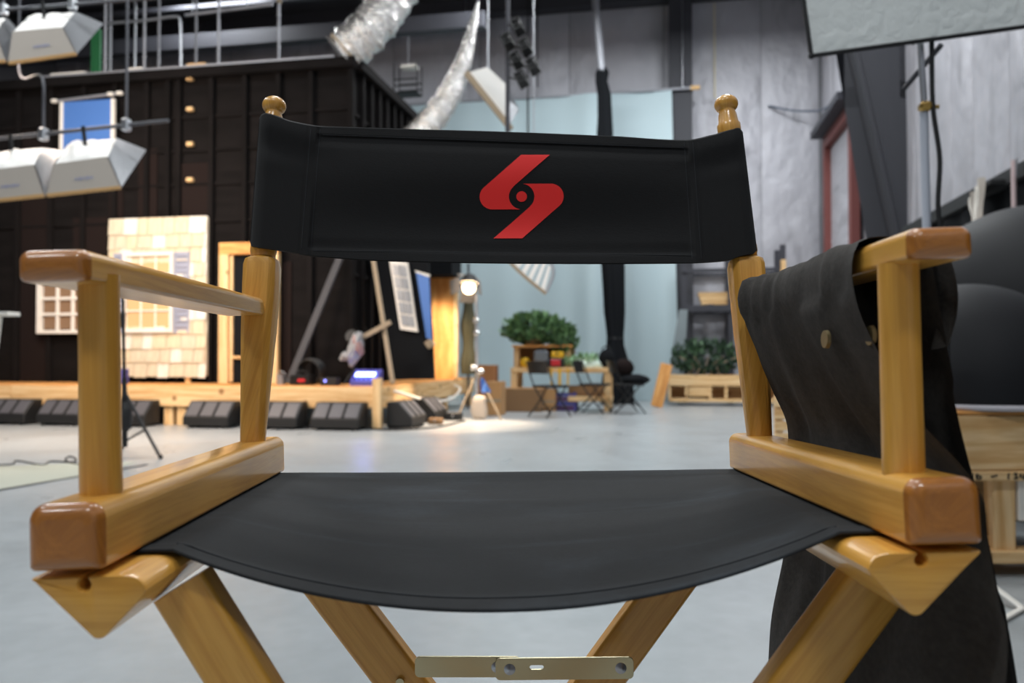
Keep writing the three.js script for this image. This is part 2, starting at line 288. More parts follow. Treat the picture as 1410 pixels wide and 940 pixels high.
// steel frame columns and eave beams
{
  // tapered column on the side wall: wide at the top, narrow at the foot
  const zc = onX(1240, 200, XR).z, zw = 0.3;
  const tp = (px, py) => onZ(px, py, zc).x;
  const xTop = tp(1176, 75), xLow = tp(1226, 300), yTop = onZ(1176, 75, zc).y, yLow = onZ(1226, 300, zc).y, k = (xTop - xLow) / (yTop - yLow);
  const xa = (y) => xLow + k * (y - yLow);
  const web = (y) => [V(xa(y), y, zc + zw / 2), V(XR - 0.04, y, zc + zw / 2), V(XR - 0.04, y, zc - zw / 2), V(xa(y), y, zc - zw / 2)];
  const c = structure('trim_1', crease(loft([web(0), web(CEIL - 0.01)]), 0.3), M.beam, 'dark grey tapered steel wall column');
  const fl = (y) => [V(xa(y) - 0.04, y, zc + zw / 2 + 0.06), V(xa(y), y, zc + zw / 2 + 0.06), V(xa(y), y, zc - zw / 2 - 0.06), V(xa(y) - 0.04, y, zc - zw / 2 - 0.06)];
  world(c, 'flange', crease(loft([fl(0), fl(CEIL - 0.01)]), 0.3), M.beam);
  const x0 = onZ(924, 100, ZB).x, x1 = onZ(949, 100, ZB).x;
  const b = structure('trim_2', boxAt(x0, x1, 0, CEIL, ZB + 0.04, ZB + 0.34), M.beam, 'dark grey steel column on the rear wall');
  world(b, 'flange', boxAt(x0 - 0.05, x1 + 0.05, 0, CEIL, ZB + 0.34, ZB + 0.38), M.beam);
  const yb = onZ(1000, 4, ZB).y;
  structure('trim_3', boxAt(XL, XR - 0.1, yb, yb + 0.5, ZB + 0.1, ZB + 0.42), M.beam, 'dark steel eave beam along the rear wall');
  // roof purlins crossing the hall under the roof deck, dropping towards the left
  const y4 = onZ(600, 36, -13.2).y;
  structure('trim_4', [boxAt(XL, onZ(668, 36, -13.2).x, y4 - 0.1, y4 + 0.16, -13.3, -13.1), boxAt(XL, onZ(650, 36, -13.2).x, y4 + 0.62, y4 + 0.7, -13.25, -13.15)], M.darkSteel, 'dark steel truss chords above the set');
  const y5 = onZ(100, 4, -11.9).y;
  structure('trim_5', [boxAt(XL, onZ(330, 4, -11.9).x, y5 - 0.05, y5 + 0.3, -12.0, -11.8)], M.darkSteel, 'dark steel beam over the set roof');
}
// overhead bay lamps (glowing diffuser + area light of the same size just below)
BAYS.forEach(([x, z, where, power = 1], i) => {
  const t = thing('bay_lamp', 'long white overhead bay lamp ' + where, 'ceiling lamp', V(x, BAY_Y, z), 'overhead bay lamps');
  local(t, 'housing', cbox(1.7, 0.12, 0.6, 0.02).translate(0, 0.07, 0), M.whitePaint);
  const d = local(t, 'diffuser', cbox(1.6, 0.02, 0.5, 0.004), M.diffuserLamp || (M.diffuserLamp = std({ color: 0xffffff, emissive: BAY_COLOUR, emissiveIntensity: 3, roughness: 0.6 })));
  for (const hx of [-0.6, 0.6]) local(t, 'hanger', rod(V(hx, 0.12, 0), V(hx, CEIL - BAY_Y, 0), 0.012), M.steel);
  const l = new THREE.RectAreaLight(BAY_COLOUR, BAY_LIGHT * power * (z > -3 ? 0.85 : z > -5 ? 0.6 : 1), 1.6, 0.5); l.position.set(x, BAY_Y - 0.03, z); l.lookAt(x, 0, z); l.castShadow = true; l.name = 'bay_light_' + i; scene.add(l);
});

// ------------------------------------------------------------------ director's chair
{
  const base = at(690, 470, 0.66); base.y = 0;
  const chair = thing('director_chair', 'honey-varnished folding director chair with black canvas seat and back', 'chair', base);
  // round-edged bar running from a rear point to a front point (front end shows end grain)
  function railBar(front, back, xdir, w, h, r, bevel) {
    const z = front.clone().sub(back).normalize(), x = xdir.clone().addScaledVector(z, -xdir.dot(z)).normalize(), y = z.clone().cross(x), len = front.distanceTo(back);
    const F = frameOf(back, x, y, z), ring = (ins, zz) => roundRing(w - 2 * ins, h - 2 * ins, Array.isArray(r) ? r.map((q) => Math.max(0.0015, q - ins * 0.6)) : Math.max(0.0015, r - ins * 0.6), 6).map(([a, b]) => V(a, b, zz).applyMatrix4(F));
    const bev = (b, n, f) => { const o = []; for (let i = 0; i <= n; i++) { const a = i / n * Math.PI / 2; o.push(f(b * (1 - Math.sin(a)), b * (1 - Math.cos(a)))); } return o; };
    const body = [...bev(bevel * 0.6, 4, (ins, zz) => ring(ins, zz)), ...[0.25, 0.5, 0.75].map((t) => ring(0, len * t)), ring(0, len - bevel)];
    const cap = [ring(0, len - bevel), ...bev(bevel, 6, (ins, zz) => [ins, zz]).reverse().slice(0).map(([ins, zz]) => ring(ins, len - zz))];
    return { body: loft(body, true, false), cap: loft(cap, false, true), x, y, z };
  }
  const LF = at(138, 787, 0.45), LB = at(393, 648, 0.88), RF = at(1256, 754, 0.45), RB = at(1004, 644, 0.88);
  const across = RF.clone().sub(LF).normalize();
  const RW = 0.0405, RH = 0.037;
  const sides = [{ s: -1, F: LF, B: LB }, { s: 1, F: RF, B: RB }];
  for (const q of sides) {
    const zz = q.F.clone().sub(q.B).normalize(), xx = across.clone().addScaledVector(zz, -across.dot(zz)).normalize(), yy = zz.clone().cross(xx);
    const off = (p) => p.clone().addScaledVector(xx, q.s * RW / 2).addScaledVector(yy, RH / 2);
    q.xx = xx; q.yy = yy; q.zz = zz;
    const r = railBar(off(q.F), off(q.B), xx, RW, RH, [0.003, 0.009], 0.008);
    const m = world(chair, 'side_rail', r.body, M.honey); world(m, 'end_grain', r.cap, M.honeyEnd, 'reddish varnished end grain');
    // grooved under-rail: V section with a keyhole slot for the seat dowel
    const k = 0.45 / FOCAL, S = new THREE.Shape(), P = (a, b) => [-q.s * a * k, -b * k];   // a: px inward of the rail's inner edge, b: px down
    const mv = (f, a, b) => S[f](...P(a, b));
    const sl = q.s < 0 ? -30 : -19, ap = q.s < 0 ? -10 : -7;
    mv('moveTo', -100, 9); mv('lineTo', sl - 6, 9); mv('lineTo', sl - 4, 12);
    for (let i = 0; i <= 10; i++) { const a = (120 + i * 30) * Math.PI / 180; mv('lineTo', sl + 9 * Math.cos(a), 21 - 9 * Math.sin(a)); }
    mv('lineTo', sl + 4, 12); mv('lineTo', sl + 7, 9); mv('lineTo', 20, 9);
    S.bezierCurveTo(...P(40, 9), ...P(52, 15), ...P(56, 31)); S.quadraticCurveTo(...P(54, 38), ...P(48, 44));
    mv('lineTo', ap + 8, 94); S.quadraticCurveTo(...P(ap, 100), ...P(ap - 9, 95)); mv('lineTo', -99, 14); S.quadraticCurveTo(...P(-104, 11), ...P(-100, 9));
    const len = q.F.distanceTo(q.B);
    const g = new THREE.ExtrudeGeometry(S, { depth: len - 0.012, bevelEnabled: true, bevelThickness: 0.002, bevelSize: 0.0015, bevelOffset: -0.0015, bevelSegments: 3, curveSegments: 8 });
    const u = triUV(crease(g, 0.5), 2); u.applyMatrix4(frameOf(q.B.clone().addScaledVector(zz, 0.004), xx, yy, zz));
    world(chair, 'under_rail', u, M.honey);
  }
  // arm posts (front), slightly tapered turned dowels with a small foot
  for (const [b, t] of [[at(139.5, 692, 0.492), at(136, 378, 0.49)], [at(1244.5, 660, 0.492), at(1236.5, 362, 0.49)]]) {
    const L = b.distanceTo(t), pr = [[0.0117, 0], [0.0119, 0.01], [0.0117, 0.04], [0.0115, L * 0.6], [0.0115, L]].map(([r, y]) => new THREE.Vector2(r, y - L / 2));
    const g = new THREE.LatheGeometry(pr, 28); const uv = g.attributes.uv; for (let i = 0; i < uv.count; i++) uv.setXY(i, uv.getY(i) * L, uv.getX(i) * 0.072);
    world(chair, 'arm_post', g.applyMatrix4(axisFrame(b, t)), M.honey);
  }
  // arms
  const armDefs = [{ s: -1, f: at(118, 385, 0.455), b: at(365, 434, 0.838), w: 0.0385 }, { s: 1, f: at(1256, 356, 0.455), b: at(1027, 421, 0.838), w: 0.035 }];
  for (const q of armDefs) {
    const h = 0.0178, zz = q.f.clone().sub(q.b).normalize(), xx = across.clone().addScaledVector(zz, -across.dot(zz)).normalize(), yy = zz.clone().cross(xx);
    const off = (p) => p.clone().addScaledVector(xx, q.s * q.w / 2).addScaledVector(yy, h / 2);
    const r = railBar(off(q.f), off(q.b), xx, q.w, h, [0.003, 0.006], 0.0075);
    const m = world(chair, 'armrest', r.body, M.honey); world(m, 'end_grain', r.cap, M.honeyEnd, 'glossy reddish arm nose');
    q.xx = xx; q.yy = yy; q.zz = zz;
  }
  // rear posts: round foot, swelling to a chamfered square shoulder, then neck and finial
  const rear = [{ b: at(348, 610, 0.83), s: at(362, 357, 0.866), n: at(377, 165, 0.9) , f: at(377.5, 147, 0.906) }, { b: at(1046, 604, 0.83), s: at(1026, 357, 0.866), n: at(1003, 182, 0.9), f: at(1000, 145, 0.906) }];
  rear.forEach((q, k) => {
    const ax = q.s.clone().sub(q.b).normalize(), zz = V(0, 0, 1).applyAxisAngle(V(0, 1, 0), YAW), xx = ax.clone().cross(zz).normalize().negate(), z2 = xx.clone().cross(ax);
    const N = 32, L = q.b.distanceTo(q.s);
    const sect = (c, r, sq) => { const o = []; for (let i = 0; i < N; i++) { const a = i / N * 2 * Math.PI, a8 = ((a + Math.PI / 8) % (Math.PI / 4)) - Math.PI / 8; const oc = r / Math.cos(a8), d4 = ((a + Math.PI / 4) % (Math.PI / 2)) - Math.PI / 4; const sqr = Math.min(r / Math.cos(d4), r * 1.22); const rad = lerp(r, lerp(oc, sqr, 0.75), sq); o.push(c.clone().addScaledVector(xx, rad * Math.cos(a)).addScaledVector(z2, rad * Math.sin(a))); } return o; };
    const P = (t) => q.b.clone().lerp(q.s, t);
    const rings = [sect(P(0), 0.0123, 0), sect(P(0.12), 0.0132, 0.15), sect(P(0.35), 0.0145, 0.7), sect(P(0.6), 0.016, 1), sect(P(0.85), 0.0172, 1), sect(P(0.96), 0.0174, 1), sect(P(0.99), 0.0165, 0.8), sect(P(1.0), 0.0145, 0.4)];
    const m = world(chair, 'back_post', crease(loft(rings), 0.35), M.honey);
    // neck and finial
    const ax2 = q.f.clone().sub(q.s).normalize(), Ln = q.s.distanceTo(q.f);
    const pr = [[0, -0.004], [0.0125, -0.003], [0.0128, 0.006], [0.0136, 0.008], [0.0136, 0.014], [0.0118, 0.016], [0.0105, 0.02], [0.0100, 0.05], [0.0100, Ln - 0.05], [0.012, Ln - 0.035], [0.0125, Ln - 0.03], [0.0125, Ln - 0.024], [0.0108, Ln - 0.022], [0.0098, Ln - 0.012]];
    for (let i = 0; i <= 12; i++) { const a = (-50 + i * 140 / 12) * Math.PI / 180; pr.push([0.0128 * Math.cos(a), Ln + 0.001 + 0.0102 * Math.sin(a)]); }
    pr[pr.length - 1][0] = 0;
    const g = new THREE.LatheGeometry(pr.map(([r, y]) => new THREE.Vector2(Math.max(r, 0.00001), y)), 28); const uv = g.attributes.uv; for (let i = 0; i < uv.count; i++) uv.setXY(i, uv.getY(i) * Ln, uv.getX(i) * 0.08);
    const fr = axisFrame(q.s, q.f); fr.setPosition(q.s); world(m, 'finial', g.applyMatrix4(fr), M.honey);
  });
  // seat canvas
  const seatPoint = (u, v, lift = 0) => {
    const d = lerp(0.505, 0.868, v), tL = (d - 0.45) / 0.43;
    const a = LF.clone().lerp(LB, tL).addScaledVector(across, -0.012), b = RF.clone().lerp(RB, tL).addScaledVector(across, 0.012);
    const p = a.clone().lerp(b, u), sag = lerp(0.0405, 0.001, Math.pow(v, 0.85));
    const e = Math.abs(2 * u - 1), f = Math.max(0, 1 - Math.pow(e / 0.865, 2.3));
    p.y -= sag * f + 0.0010; p.y += 0.0012 * Math.sin(u * 9 + v * 5) * f * (1 - v);
    const hem = Math.max(smooth(0.05, 0.045, v), smooth(0.955, 0.96, v)); p.y += 0.0009 * hem + lift;
    p.uv = [u * 0.47, v * 0.37]; return p;
  };
  const top = surface(90, 70, (u, v) => seatPoint(u, v)), und = surface(60, 40, (u, v) => seatPoint(u, v, -0.0024));
  const edge = surface(90, 4, (u, v) => { const p = seatPoint(u, 0); const a = v * Math.PI; p.y -= 0.0012 - 0.0012 * Math.cos(a); p.addScaledVector(fwd, -0.0012 * Math.sin(a)); p.uv = [u * 0.47, v * 0.004]; return p; });
  const seat = world(chair, 'seat_canvas', [top, und, edge], M.seat);
  const st = []; for (let i = 0; i <= 60; i++) st.push(seatPoint(0.06 + 0.88 * i / 60, 0.04, 0.0003));
  world(seat, 'stitching', tube(st, 0.0005, 160, 5), M.thread);
  // back canvas: front sheet as a depth field over the picture of the cloth, sleeves wrapped round the posts
  const topE = [[357, 164], [360, 159], [368, 157], [400, 167.5], [437, 174.5], [500, 177], [600, 180], [700, 183], [850, 189], [945, 194], [985, 186], [1010, 178.5], [1018, 177], [1023, 183]];
  const botE = [[344, 331], [346, 338], [356, 340.5], [392, 345], [424, 351], [500, 357], [600, 360], [700, 361.5], [850, 362], [958, 361], [1000, 358], [1024, 351], [1037, 349], [1042.5, 344]];
  const K = topE.length - 1;
  const pick = (E, u) => { const t = u * K, i = Math.min(K - 1, Math.floor(t)), f = t - i; const c = (j) => E[Math.max(0, Math.min(K, j))]; const h = (k) => { const p0 = c(i - 1)[k], p1 = c(i)[k], p2 = c(i + 1)[k], p3 = c(i + 2)[k]; return k === 0 ? lerp(p1, p2, f) : 0.5 * (2 * p1 + (p2 - p0) * f + (2 * p0 - 5 * p1 + 4 * p2 - p3) * f * f + (3 * p1 - p0 - 3 * p2 + p3) * f * f * f); }; return [h(0), h(1)]; };
  const backDepth = (px, py) => {
    const v = (py - 175) / 180, xl = lerp(357, 343.5, v), xr = lerp(1023, 1042.5, v), w = (px - xl) / (xr - xl);
    let d = lerp(0.8805, 0.8445, v);                                   // follows the reclined posts
    const bow = Math.max(0, 1 - Math.pow(Math.abs(2 * w - 1), 2.2)); d += 0.02 * bow * (0.75 + 0.25 * Math.cos((v - 0.5) * 2.4));
    const rl = Math.min(1, Math.max(0, 1 - (px - xl) / 16)), rrr = Math.min(1, Math.max(0, 1 - (xr - px) / 16)); d += 0.013 * (1 - Math.sqrt(1 - rl * rl)) + 0.013 * (1 - Math.sqrt(1 - rrr * rrr));
    const sl = lerp(437, 424, v), sr = lerp(946, 957, v);            // sleeve hems stand proud of the panel
    d -= 0.0016 * smooth(sl + 1.5, sl - 1, px) + 0.0016 * smooth(sr - 1.5, sr + 1, px);
    const seam = (x0) => 0.0007 * Math.exp(-Math.pow((px - x0) / 1.5, 2)); d += seam(sl - 12) + seam(sr + 12);
    const mid = smooth(sl - 1, sl + 2, px) * smooth(sr + 1, sr - 2, px);
    const yt = lerp(175, 194, (px - 437) / 510), yb2 = lerp(354, 361.5, Math.min(1, (px - 424) / 300));
    d += mid * (0.0022 * smooth(yt + 9.5, yt + 12.5, py) * smooth(yt + 30, yt + 14, py) + 0.0016 * smooth(yb2 - 10, yb2 - 13, py) * smooth(yb2 - 30, yb2 - 14, py));
    d += 0.004 * mid * Math.cos(v * 7.5 + 0.6) * bow;                  // soft roll across the panel
    d += 0.0018 * Math.sin((py - px * 0.33) / 10) * smooth(sl + 60, sl - 40, px) * smooth(250, 190, py) + 0.0016 * Math.sin((py + px * 0.3) / 9) * smooth(sr - 60, sr + 40, px) * smooth(260, 200, py);
    return d;
  };
  const grid = (back) => (u, v) => {
    const a = pick(topE, u), b = pick(botE, u), px = lerp(a[0], b[0], v), py = lerp(a[1], b[1], v);
    const sl = smooth(0.36, 0.1, u) + smooth(0.64, 0.9, u);
    const edge = Math.min(1, Math.min(u, 1 - u) / 0.07), d = backDepth(px, py) + (back ? 0.0022 + 0.033 * sl * Math.sqrt(Math.max(0, 1 - (1 - edge) * (1 - edge))) : 0);
    const q = back ? at(lerp(px, 693, 0.0), py, d) : at(px, py, d); q.uv = [0.56 * u, 0.145 * v]; return q;
  };
  const front = surface(260, 90, grid(false)), rearS = surface(120, 40, grid(true));
  const rim = (vv) => surface(160, 4, (u, v) => { const a = grid(false)(u, vv), b = grid(true)(u, vv); const p = a.clone().lerp(b, v); p.y += (vv ? -1 : 1) * 0.0012 * Math.sin(Math.PI * v); p.uv = [u * 0.55, v * 0.01]; return p; });
  const bk = world(chair, 'back_canvas', [front, rearS, rim(0), rim(1)], M.back);
  for (const [x0, x1] of [[441, 428], [428, 415], [942, 953], [954, 966]]) { const pts = []; for (let i = 0; i <= 30; i++) { const v = i / 30, px = lerp(x0, x1, v), py = lerp(x0 < 700 ? 178 : 196, x0 < 700 ? 342 : 356, v); pts.push(at(px, py, backDepth(px, py) - 0.0002)); } world(bk, 'stitching', tube(pts, 0.00035, 90, 5), M.thread); }
  for (const [ya, yb3] of [[185.5, 203.5], [345, 351.5]]) { const pts = []; for (let i = 0; i <= 60; i++) { const px = lerp(ya < 200 ? 444 : 432, ya < 200 ? 942 : 952, i / 60), py = lerp(ya, yb3, i / 60); pts.push(at(px, py, backDepth(px, py) - 0.0001)); } world(bk, 'stitching', tube(pts, 0.0003, 160, 5), M.thread); }
  // printed red emblem, lying on the cloth
  {
    const cx = 718.3, cy = 270.5, k = 160 / 940, R = 103, C = [460, 473], blade = [];
    const arc = (x, y, r, a0, a1, n) => { for (let i = 0; i <= n; i++) { const a = lerp(a0, a1, i / n) * Math.PI / 180; blade.push([x + r * Math.cos(a), y + r * Math.sin(a)]); } };
    blade.push([455, 135], [688, 135], [540, 262], [394, 391]); arc(460, 473, R, 229, 98, 26); blade.push([445, 577], [200, 577]); arc(222, 475, 102, 100, 226, 26); 
    const toShape = (pts, f) => new THREE.Shape(pts.map(([x, y]) => { let dx = (x - C[0]) * k, dy = (y - C[1]) * k; if (f) { dx = -dx; dy = -dy; } return new THREE.Vector2(dx, dy); }));
    const disc = []; for (let i = 0; i < 40; i++) disc.push([460 + 43 * Math.cos(i / 40 * 6.2832), 473 + 43 * Math.sin(i / 40 * 6.2832)]);
    const gs = [toShape(blade, false), toShape(blade, true), toShape(disc, false)].map((s) => {
      let g = new THREE.ShapeGeometry(s).toNonIndexed(); g = new TessellateModifier(3.5, 9).modify(g);
      const p = g.attributes.position; for (let i = 0; i < p.count; i++) { const px = cx + p.getX(i), py = cy + p.getY(i), w = at(px, py, backDepth(px, py) - 0.0006); p.setXYZ(i, w.x, w.y, w.z); } g.computeVertexNormals(); g.deleteAttribute("uv"); return g;
    });
    world(bk, 'emblem', gs, M.emblem, 'bright red angular two-bladed emblem with a dot in a ring');
  }
  // crossed legs
  const legs = [
    { a: at(252, 803, 0.528), b: at(337, 940, 0.528), w: 0.037, t: 0.022 }, { a: at(1203, 797, 0.556), b: at(1098, 940, 0.556), w: 0.041, t: 0.024 },
    { a: at(425, 766.6, 0.80), b: at(557, 940, 0.80), w: 0.044, t: 0.024 }, { a: at(954, 757, 0.83), b: at(823, 937, 0.83), w: 0.043, t: 0.024 }];
  const feet = [];
  legs.forEach((q, i) => {
    const dir = q.b.clone().sub(q.a).normalize(), len = (q.a.y - 0.03) / -dir.y, e = q.a.clone().addScaledVector(dir, len); feet.push(e);
    const x = dir.clone().cross(fwd).normalize(), z = x.clone().cross(dir);
    const rings = [0, 0.1, 0.3, 0.6, 1].map((t) => roundRing(q.w, q.t, 0.0045, 4).map(([a, b]) => q.a.clone().addScaledVector(dir, len * t).addScaledVector(x, a).addScaledVector(z, b)));
    const m = world(chair, 'leg', loft(rings), M.honey);
    if (i > 1) for (const [px, py] of i === 2 ? [[551, 938]] : []) { const p = at(px, py, 0.786); world(m, 'rivet', rod(p, p.clone().addScaledVector(fwd, -0.003), 0.004), M.nickel); }
  });
  for (const [a, b] of [[feet[0], feet[2]], [feet[1], feet[3]]]) { const p = a.clone(), r = b.clone(); p.y = r.y = 0.02; const d = r.clone().sub(p).normalize(); world(chair, 'foot_rail', bar(p.addScaledVector(d, -0.06), r.addScaledVector(d, 0.06), 0.04, 0.04, V(0, 1, 0), 0.006), M.honey); }
  for (const s of [0, 1]) { const a = feet[s ? 1 : 0].clone(), b = feet[s ? 3 : 2].clone(); }
  // folding metal brace between the rear legs: two flat links riveted at the middle
  const link = (p, q, w, dz, holes, slot) => {
    const L = p.distanceTo(q), S = new THREE.Shape(); const rg = roundRing(L, w, 0.004, 4); S.setFromPoints(rg.map(([a, b]) => new THREE.Vector2(a, b)));
    if (slot !== undefined) { const h = new THREE.Path(); roundRing(0.014, 0.005, 0.0024, 4).forEach(([a, b], i) => i ? h.lineTo(a + slot, b + 0.0015) : h.moveTo(a + slot, b + 0.0015)); S.holes.push(h); }
    const g = new THREE.ExtrudeGeometry(S, { depth: 0.0022, bevelEnabled: true, bevelThickness: 0.0004, bevelSize: 0.0004, bevelSegments: 2 });
    const x = q.clone().sub(p).normalize(), z = fwd.clone().negate().addScaledVector(x, fwd.dot(x)).normalize(), y = z.clone().cross(x);
    const m = world(chair, 'folding_brace', g.applyMatrix4(frameOf(p.clone().add(q).multiplyScalar(0.5).addScaledVector(z, dz), x, y, z)), M.nickel, 'dull nickel folding brace');
    for (const h of holes) { const c = p.clone().lerp(q, h).addScaledVector(z, dz + 0.002); world(m, 'rivet', new THREE.LatheGeometry([[0.0001, 0.0028], [0.002, 0.0025], [0.0032, 0.0012], [0.0052, 0.001], [0.0056, 0]].map((a) => new THREE.Vector2(...a)), 16).rotateX(Math.PI / 2).applyMatrix4(frameOf(c, x, y, z)), M.steel); }
  };
  const bd = 0.775; link(at(572, 918, bd), at(716, 918, bd), 0.0185, -0.002, [0.78], undefined); link(at(683, 919, bd), at(871, 917, bd), 0.0195, 0.002, [0.1, 0.91], -0.026);
}

// ------------------------------------------------------------------ dark jacket hung over the right arm
{
  const base = at(1130, 470, 0.66); base.y = 0;
  const t = thing('jacket', 'faded black cloth jacket hung over one arm of the director chair', 'jacket', V(base.x + 0.03, 0.3, base.z));
  const f = at(1256, 356, 0.455), b = at(1027, 421, 0.838), zz = f.clone().sub(b).normalize(), xx = V(1, 0, 0).applyAxisAngle(V(0, 1, 0), YAW), yy = V(0, 1, 0);
  xx.addScaledVector(zz, -xx.dot(zz)).normalize();
  const L = f.distanceTo(b);
  // section of the drape across the arm: [outward, up] from the arm's inner bottom edge
  const path = [[0.027, -0.375], [0.031, -0.32], [0.043, -0.26], [0.051, -0.21], [0.0475, -0.16], [0.044, -0.12], [0.026, -0.085], [0.008, -0.05], [-0.004, -0.02], [-0.0068, 0.006], [-0.002, 0.0195], [0.006, 0.0225], [0.02, 0.0225], [0.034, 0.0215], [0.041, 0.015], [0.044, 0], [0.05, -0.04], [0.058, -0.1], [0.074, -0.18], [0.088, -0.27], [0.098, -0.4], [0.1, -0.62]].map(([a, c]) => V(a, c, 0));
  const curve = new THREE.CatmullRomCurve3(path, false, 'centripetal');
  const sheet = (off) => surface(70, 150, (u, v) => {
    const p = curve.getPointAt(v), y = p.y, inner = v < 0.5;
    const low = smooth(-0.01, -0.16, y);
    // u 0 = rear hem, 1 = front hem along the arm; the cloth spreads a little below
    const top = smooth(-0.05, 0.01, y);
    let s = lerp(0.07 - 0.02 * low, 0.815, u); s += low * 0.14 * (u - 0.62) * (y < -0.2 ? 1.2 : 1) - (inner ? 0 : 0.02 * low) + (inner ? 0.1 * Math.pow(u, 3) * smooth(-0.09, -0.14, y) : 0);
    const fold = 0.5 * Math.sin(u * 17 + y * 9 + (inner ? 0 : 2)) + 0.3 * Math.sin(u * 31 - y * 14 + 1.3) + 0.5 * Math.sin(u * 7 + y * 20);
    const bump = (0.0018 + 0.0075 * low) * fold + 0.0045 * top * (fbm(u * 0.95, 0.3 + 0.2 * v, 13, 3, 3, 401) - 0.45) + 0.0015 * top * Math.sin(u * 41 + 5 * Math.sin(u * 4));
    const hemIn = u < 0.12 ? (1 - u / 0.12) * 0.006 * top : 0;
    const dirx = inner ? (y > -0.01 ? -1 : 0.9) : 1;
    const q = b.clone().addScaledVector(zz, s * L).addScaledVector(xx, p.x - hemIn + dirx * Math.max(-0.002, bump) + off).addScaledVector(yy, y + (y > 0.015 ? Math.abs(bump) : 0) - off * (y > 0.015 ? 1 : 0));
    q.uv = [u * 0.3, v * 1.2]; return q;
  });
  const m = world(t, 'body_cloth', [sheet(0)], M.jacket);
  // short hanging flap on the outer side by the front post
  const p0 = b.clone().addScaledVector(zz, L * 0.83).addScaledVector(xx, 0.043).addScaledVector(yy, 0.012);
  world(t, 'collar_flap', surface(12, 24, (u, v) => { const q = p0.clone().addScaledVector(zz, (u - 0.9) * 0.05 * (1 - 0.35 * v)).addScaledVector(xx, 0.004 + 0.006 * Math.sin(v * 3) + 0.003 * Math.sin(u * 9)).addScaledVector(yy, -0.055 * v - 0.006 * Math.sin(u * 3)); q.uv = [u * 0.08, v * 0.1]; return q; }), M.jacket);
  // buttons on the inner sheet
  for (const [px, py, d] of [[1141, 467, 0.588], [1203, 462, 0.529]]) {
    const p = at(px, py, d), n = xx.clone().multiplyScalar(-1).addScaledVector(zz, 0.05).normalize(), q = p.clone().addScaledVector(n, 0.004);
    const bt = world(t, 'button', crease(new THREE.CylinderGeometry(0.0062, 0.0066, 0.0025, 24).applyMatrix4(axisFrame(p, q)), 0.5), M.dullBrass, 'dull brass button');
  }
}

// ------------------------------------------------------------------ stage platform and the black set building
const ZP = -9.45, ZS = -10.4, PT = 0.5;                    // platform front, set wall plane, platform height
const PX1 = onZ(524, 560, ZP).x, PX0 = XL + 0.3;
const SC = onZ(487, 80, ZS), SX = SC.x, STOP = SC.y, SZ = -14.0;
{
  const t = thing('stage_platform', 'raw pine stage platform carrying the black set building', 'platform', V(-8, 0, -11.8));
  world(t, 'deck', boxAt(PX0, PX1 - 0.02, PT - 0.03, PT, -14.3, ZP + 0.02), M.ply, 'plywood deck');
  const fb = (xa, xb) => world(t, 'fascia_board', boxAt(xa, xb, PT - 0.26, PT - 0.01, ZP + 0.02, ZP + 0.06), M.pine);
  const xs = [PX1 - 0.06]; for (const px of [345, 180, 20]) xs.push(onZ(px, 540, ZP).x); xs.push(PX0);
  for (let i = 0; i + 1 < xs.length; i++) fb(xs[i + 1] + 0.004, xs[i]);
  for (const px of [40, 60, 115, 233, 251, 395]) { const x = onZ(px, 560, ZP).x; const w = px > 500 ? 0.1 : 0.12; world(t, 'post', boxAt(x - w / 2, x + w / 2, 0, px > 500 ? PT + 0.09 : PT - 0.26, ZP - 0.08, ZP + 0.02 + (px > 500 ? 0.08 : 0)), M.pine); }
  for (let i = 0; i < 3; i++) { const za = lerp(ZP, -14.3, i / 3), zb = lerp(ZP, -14.3, (i + 1) / 3); world(t, 'fascia_board', boxAt(PX1 - 0.04, PX1, PT - 0.26, PT - 0.01, zb + 0.004, za), M.pine); world(t, 'post', boxAt(PX1 - 0.14, PX1 - 0.04, 0, PT - 0.26, zb, zb + 0.12), M.pine); }
}
{ const x = onZ(520, 560, ZP + 0.11).x, p = thing('corner_post', 'bright pine post standing at the platform corner', 'post', V(x, 0, ZP + 0.12)); local(p, 'post_shaft', cbox(0.1, PT + 0.09, 0.09, 0.006).translate(0, (PT + 0.09) / 2, 0), M.pine); local(p, 'cap', cbox(0.104, 0.012, 0.094, 0.003).translate(0, PT + 0.096, 0), M.pine); }
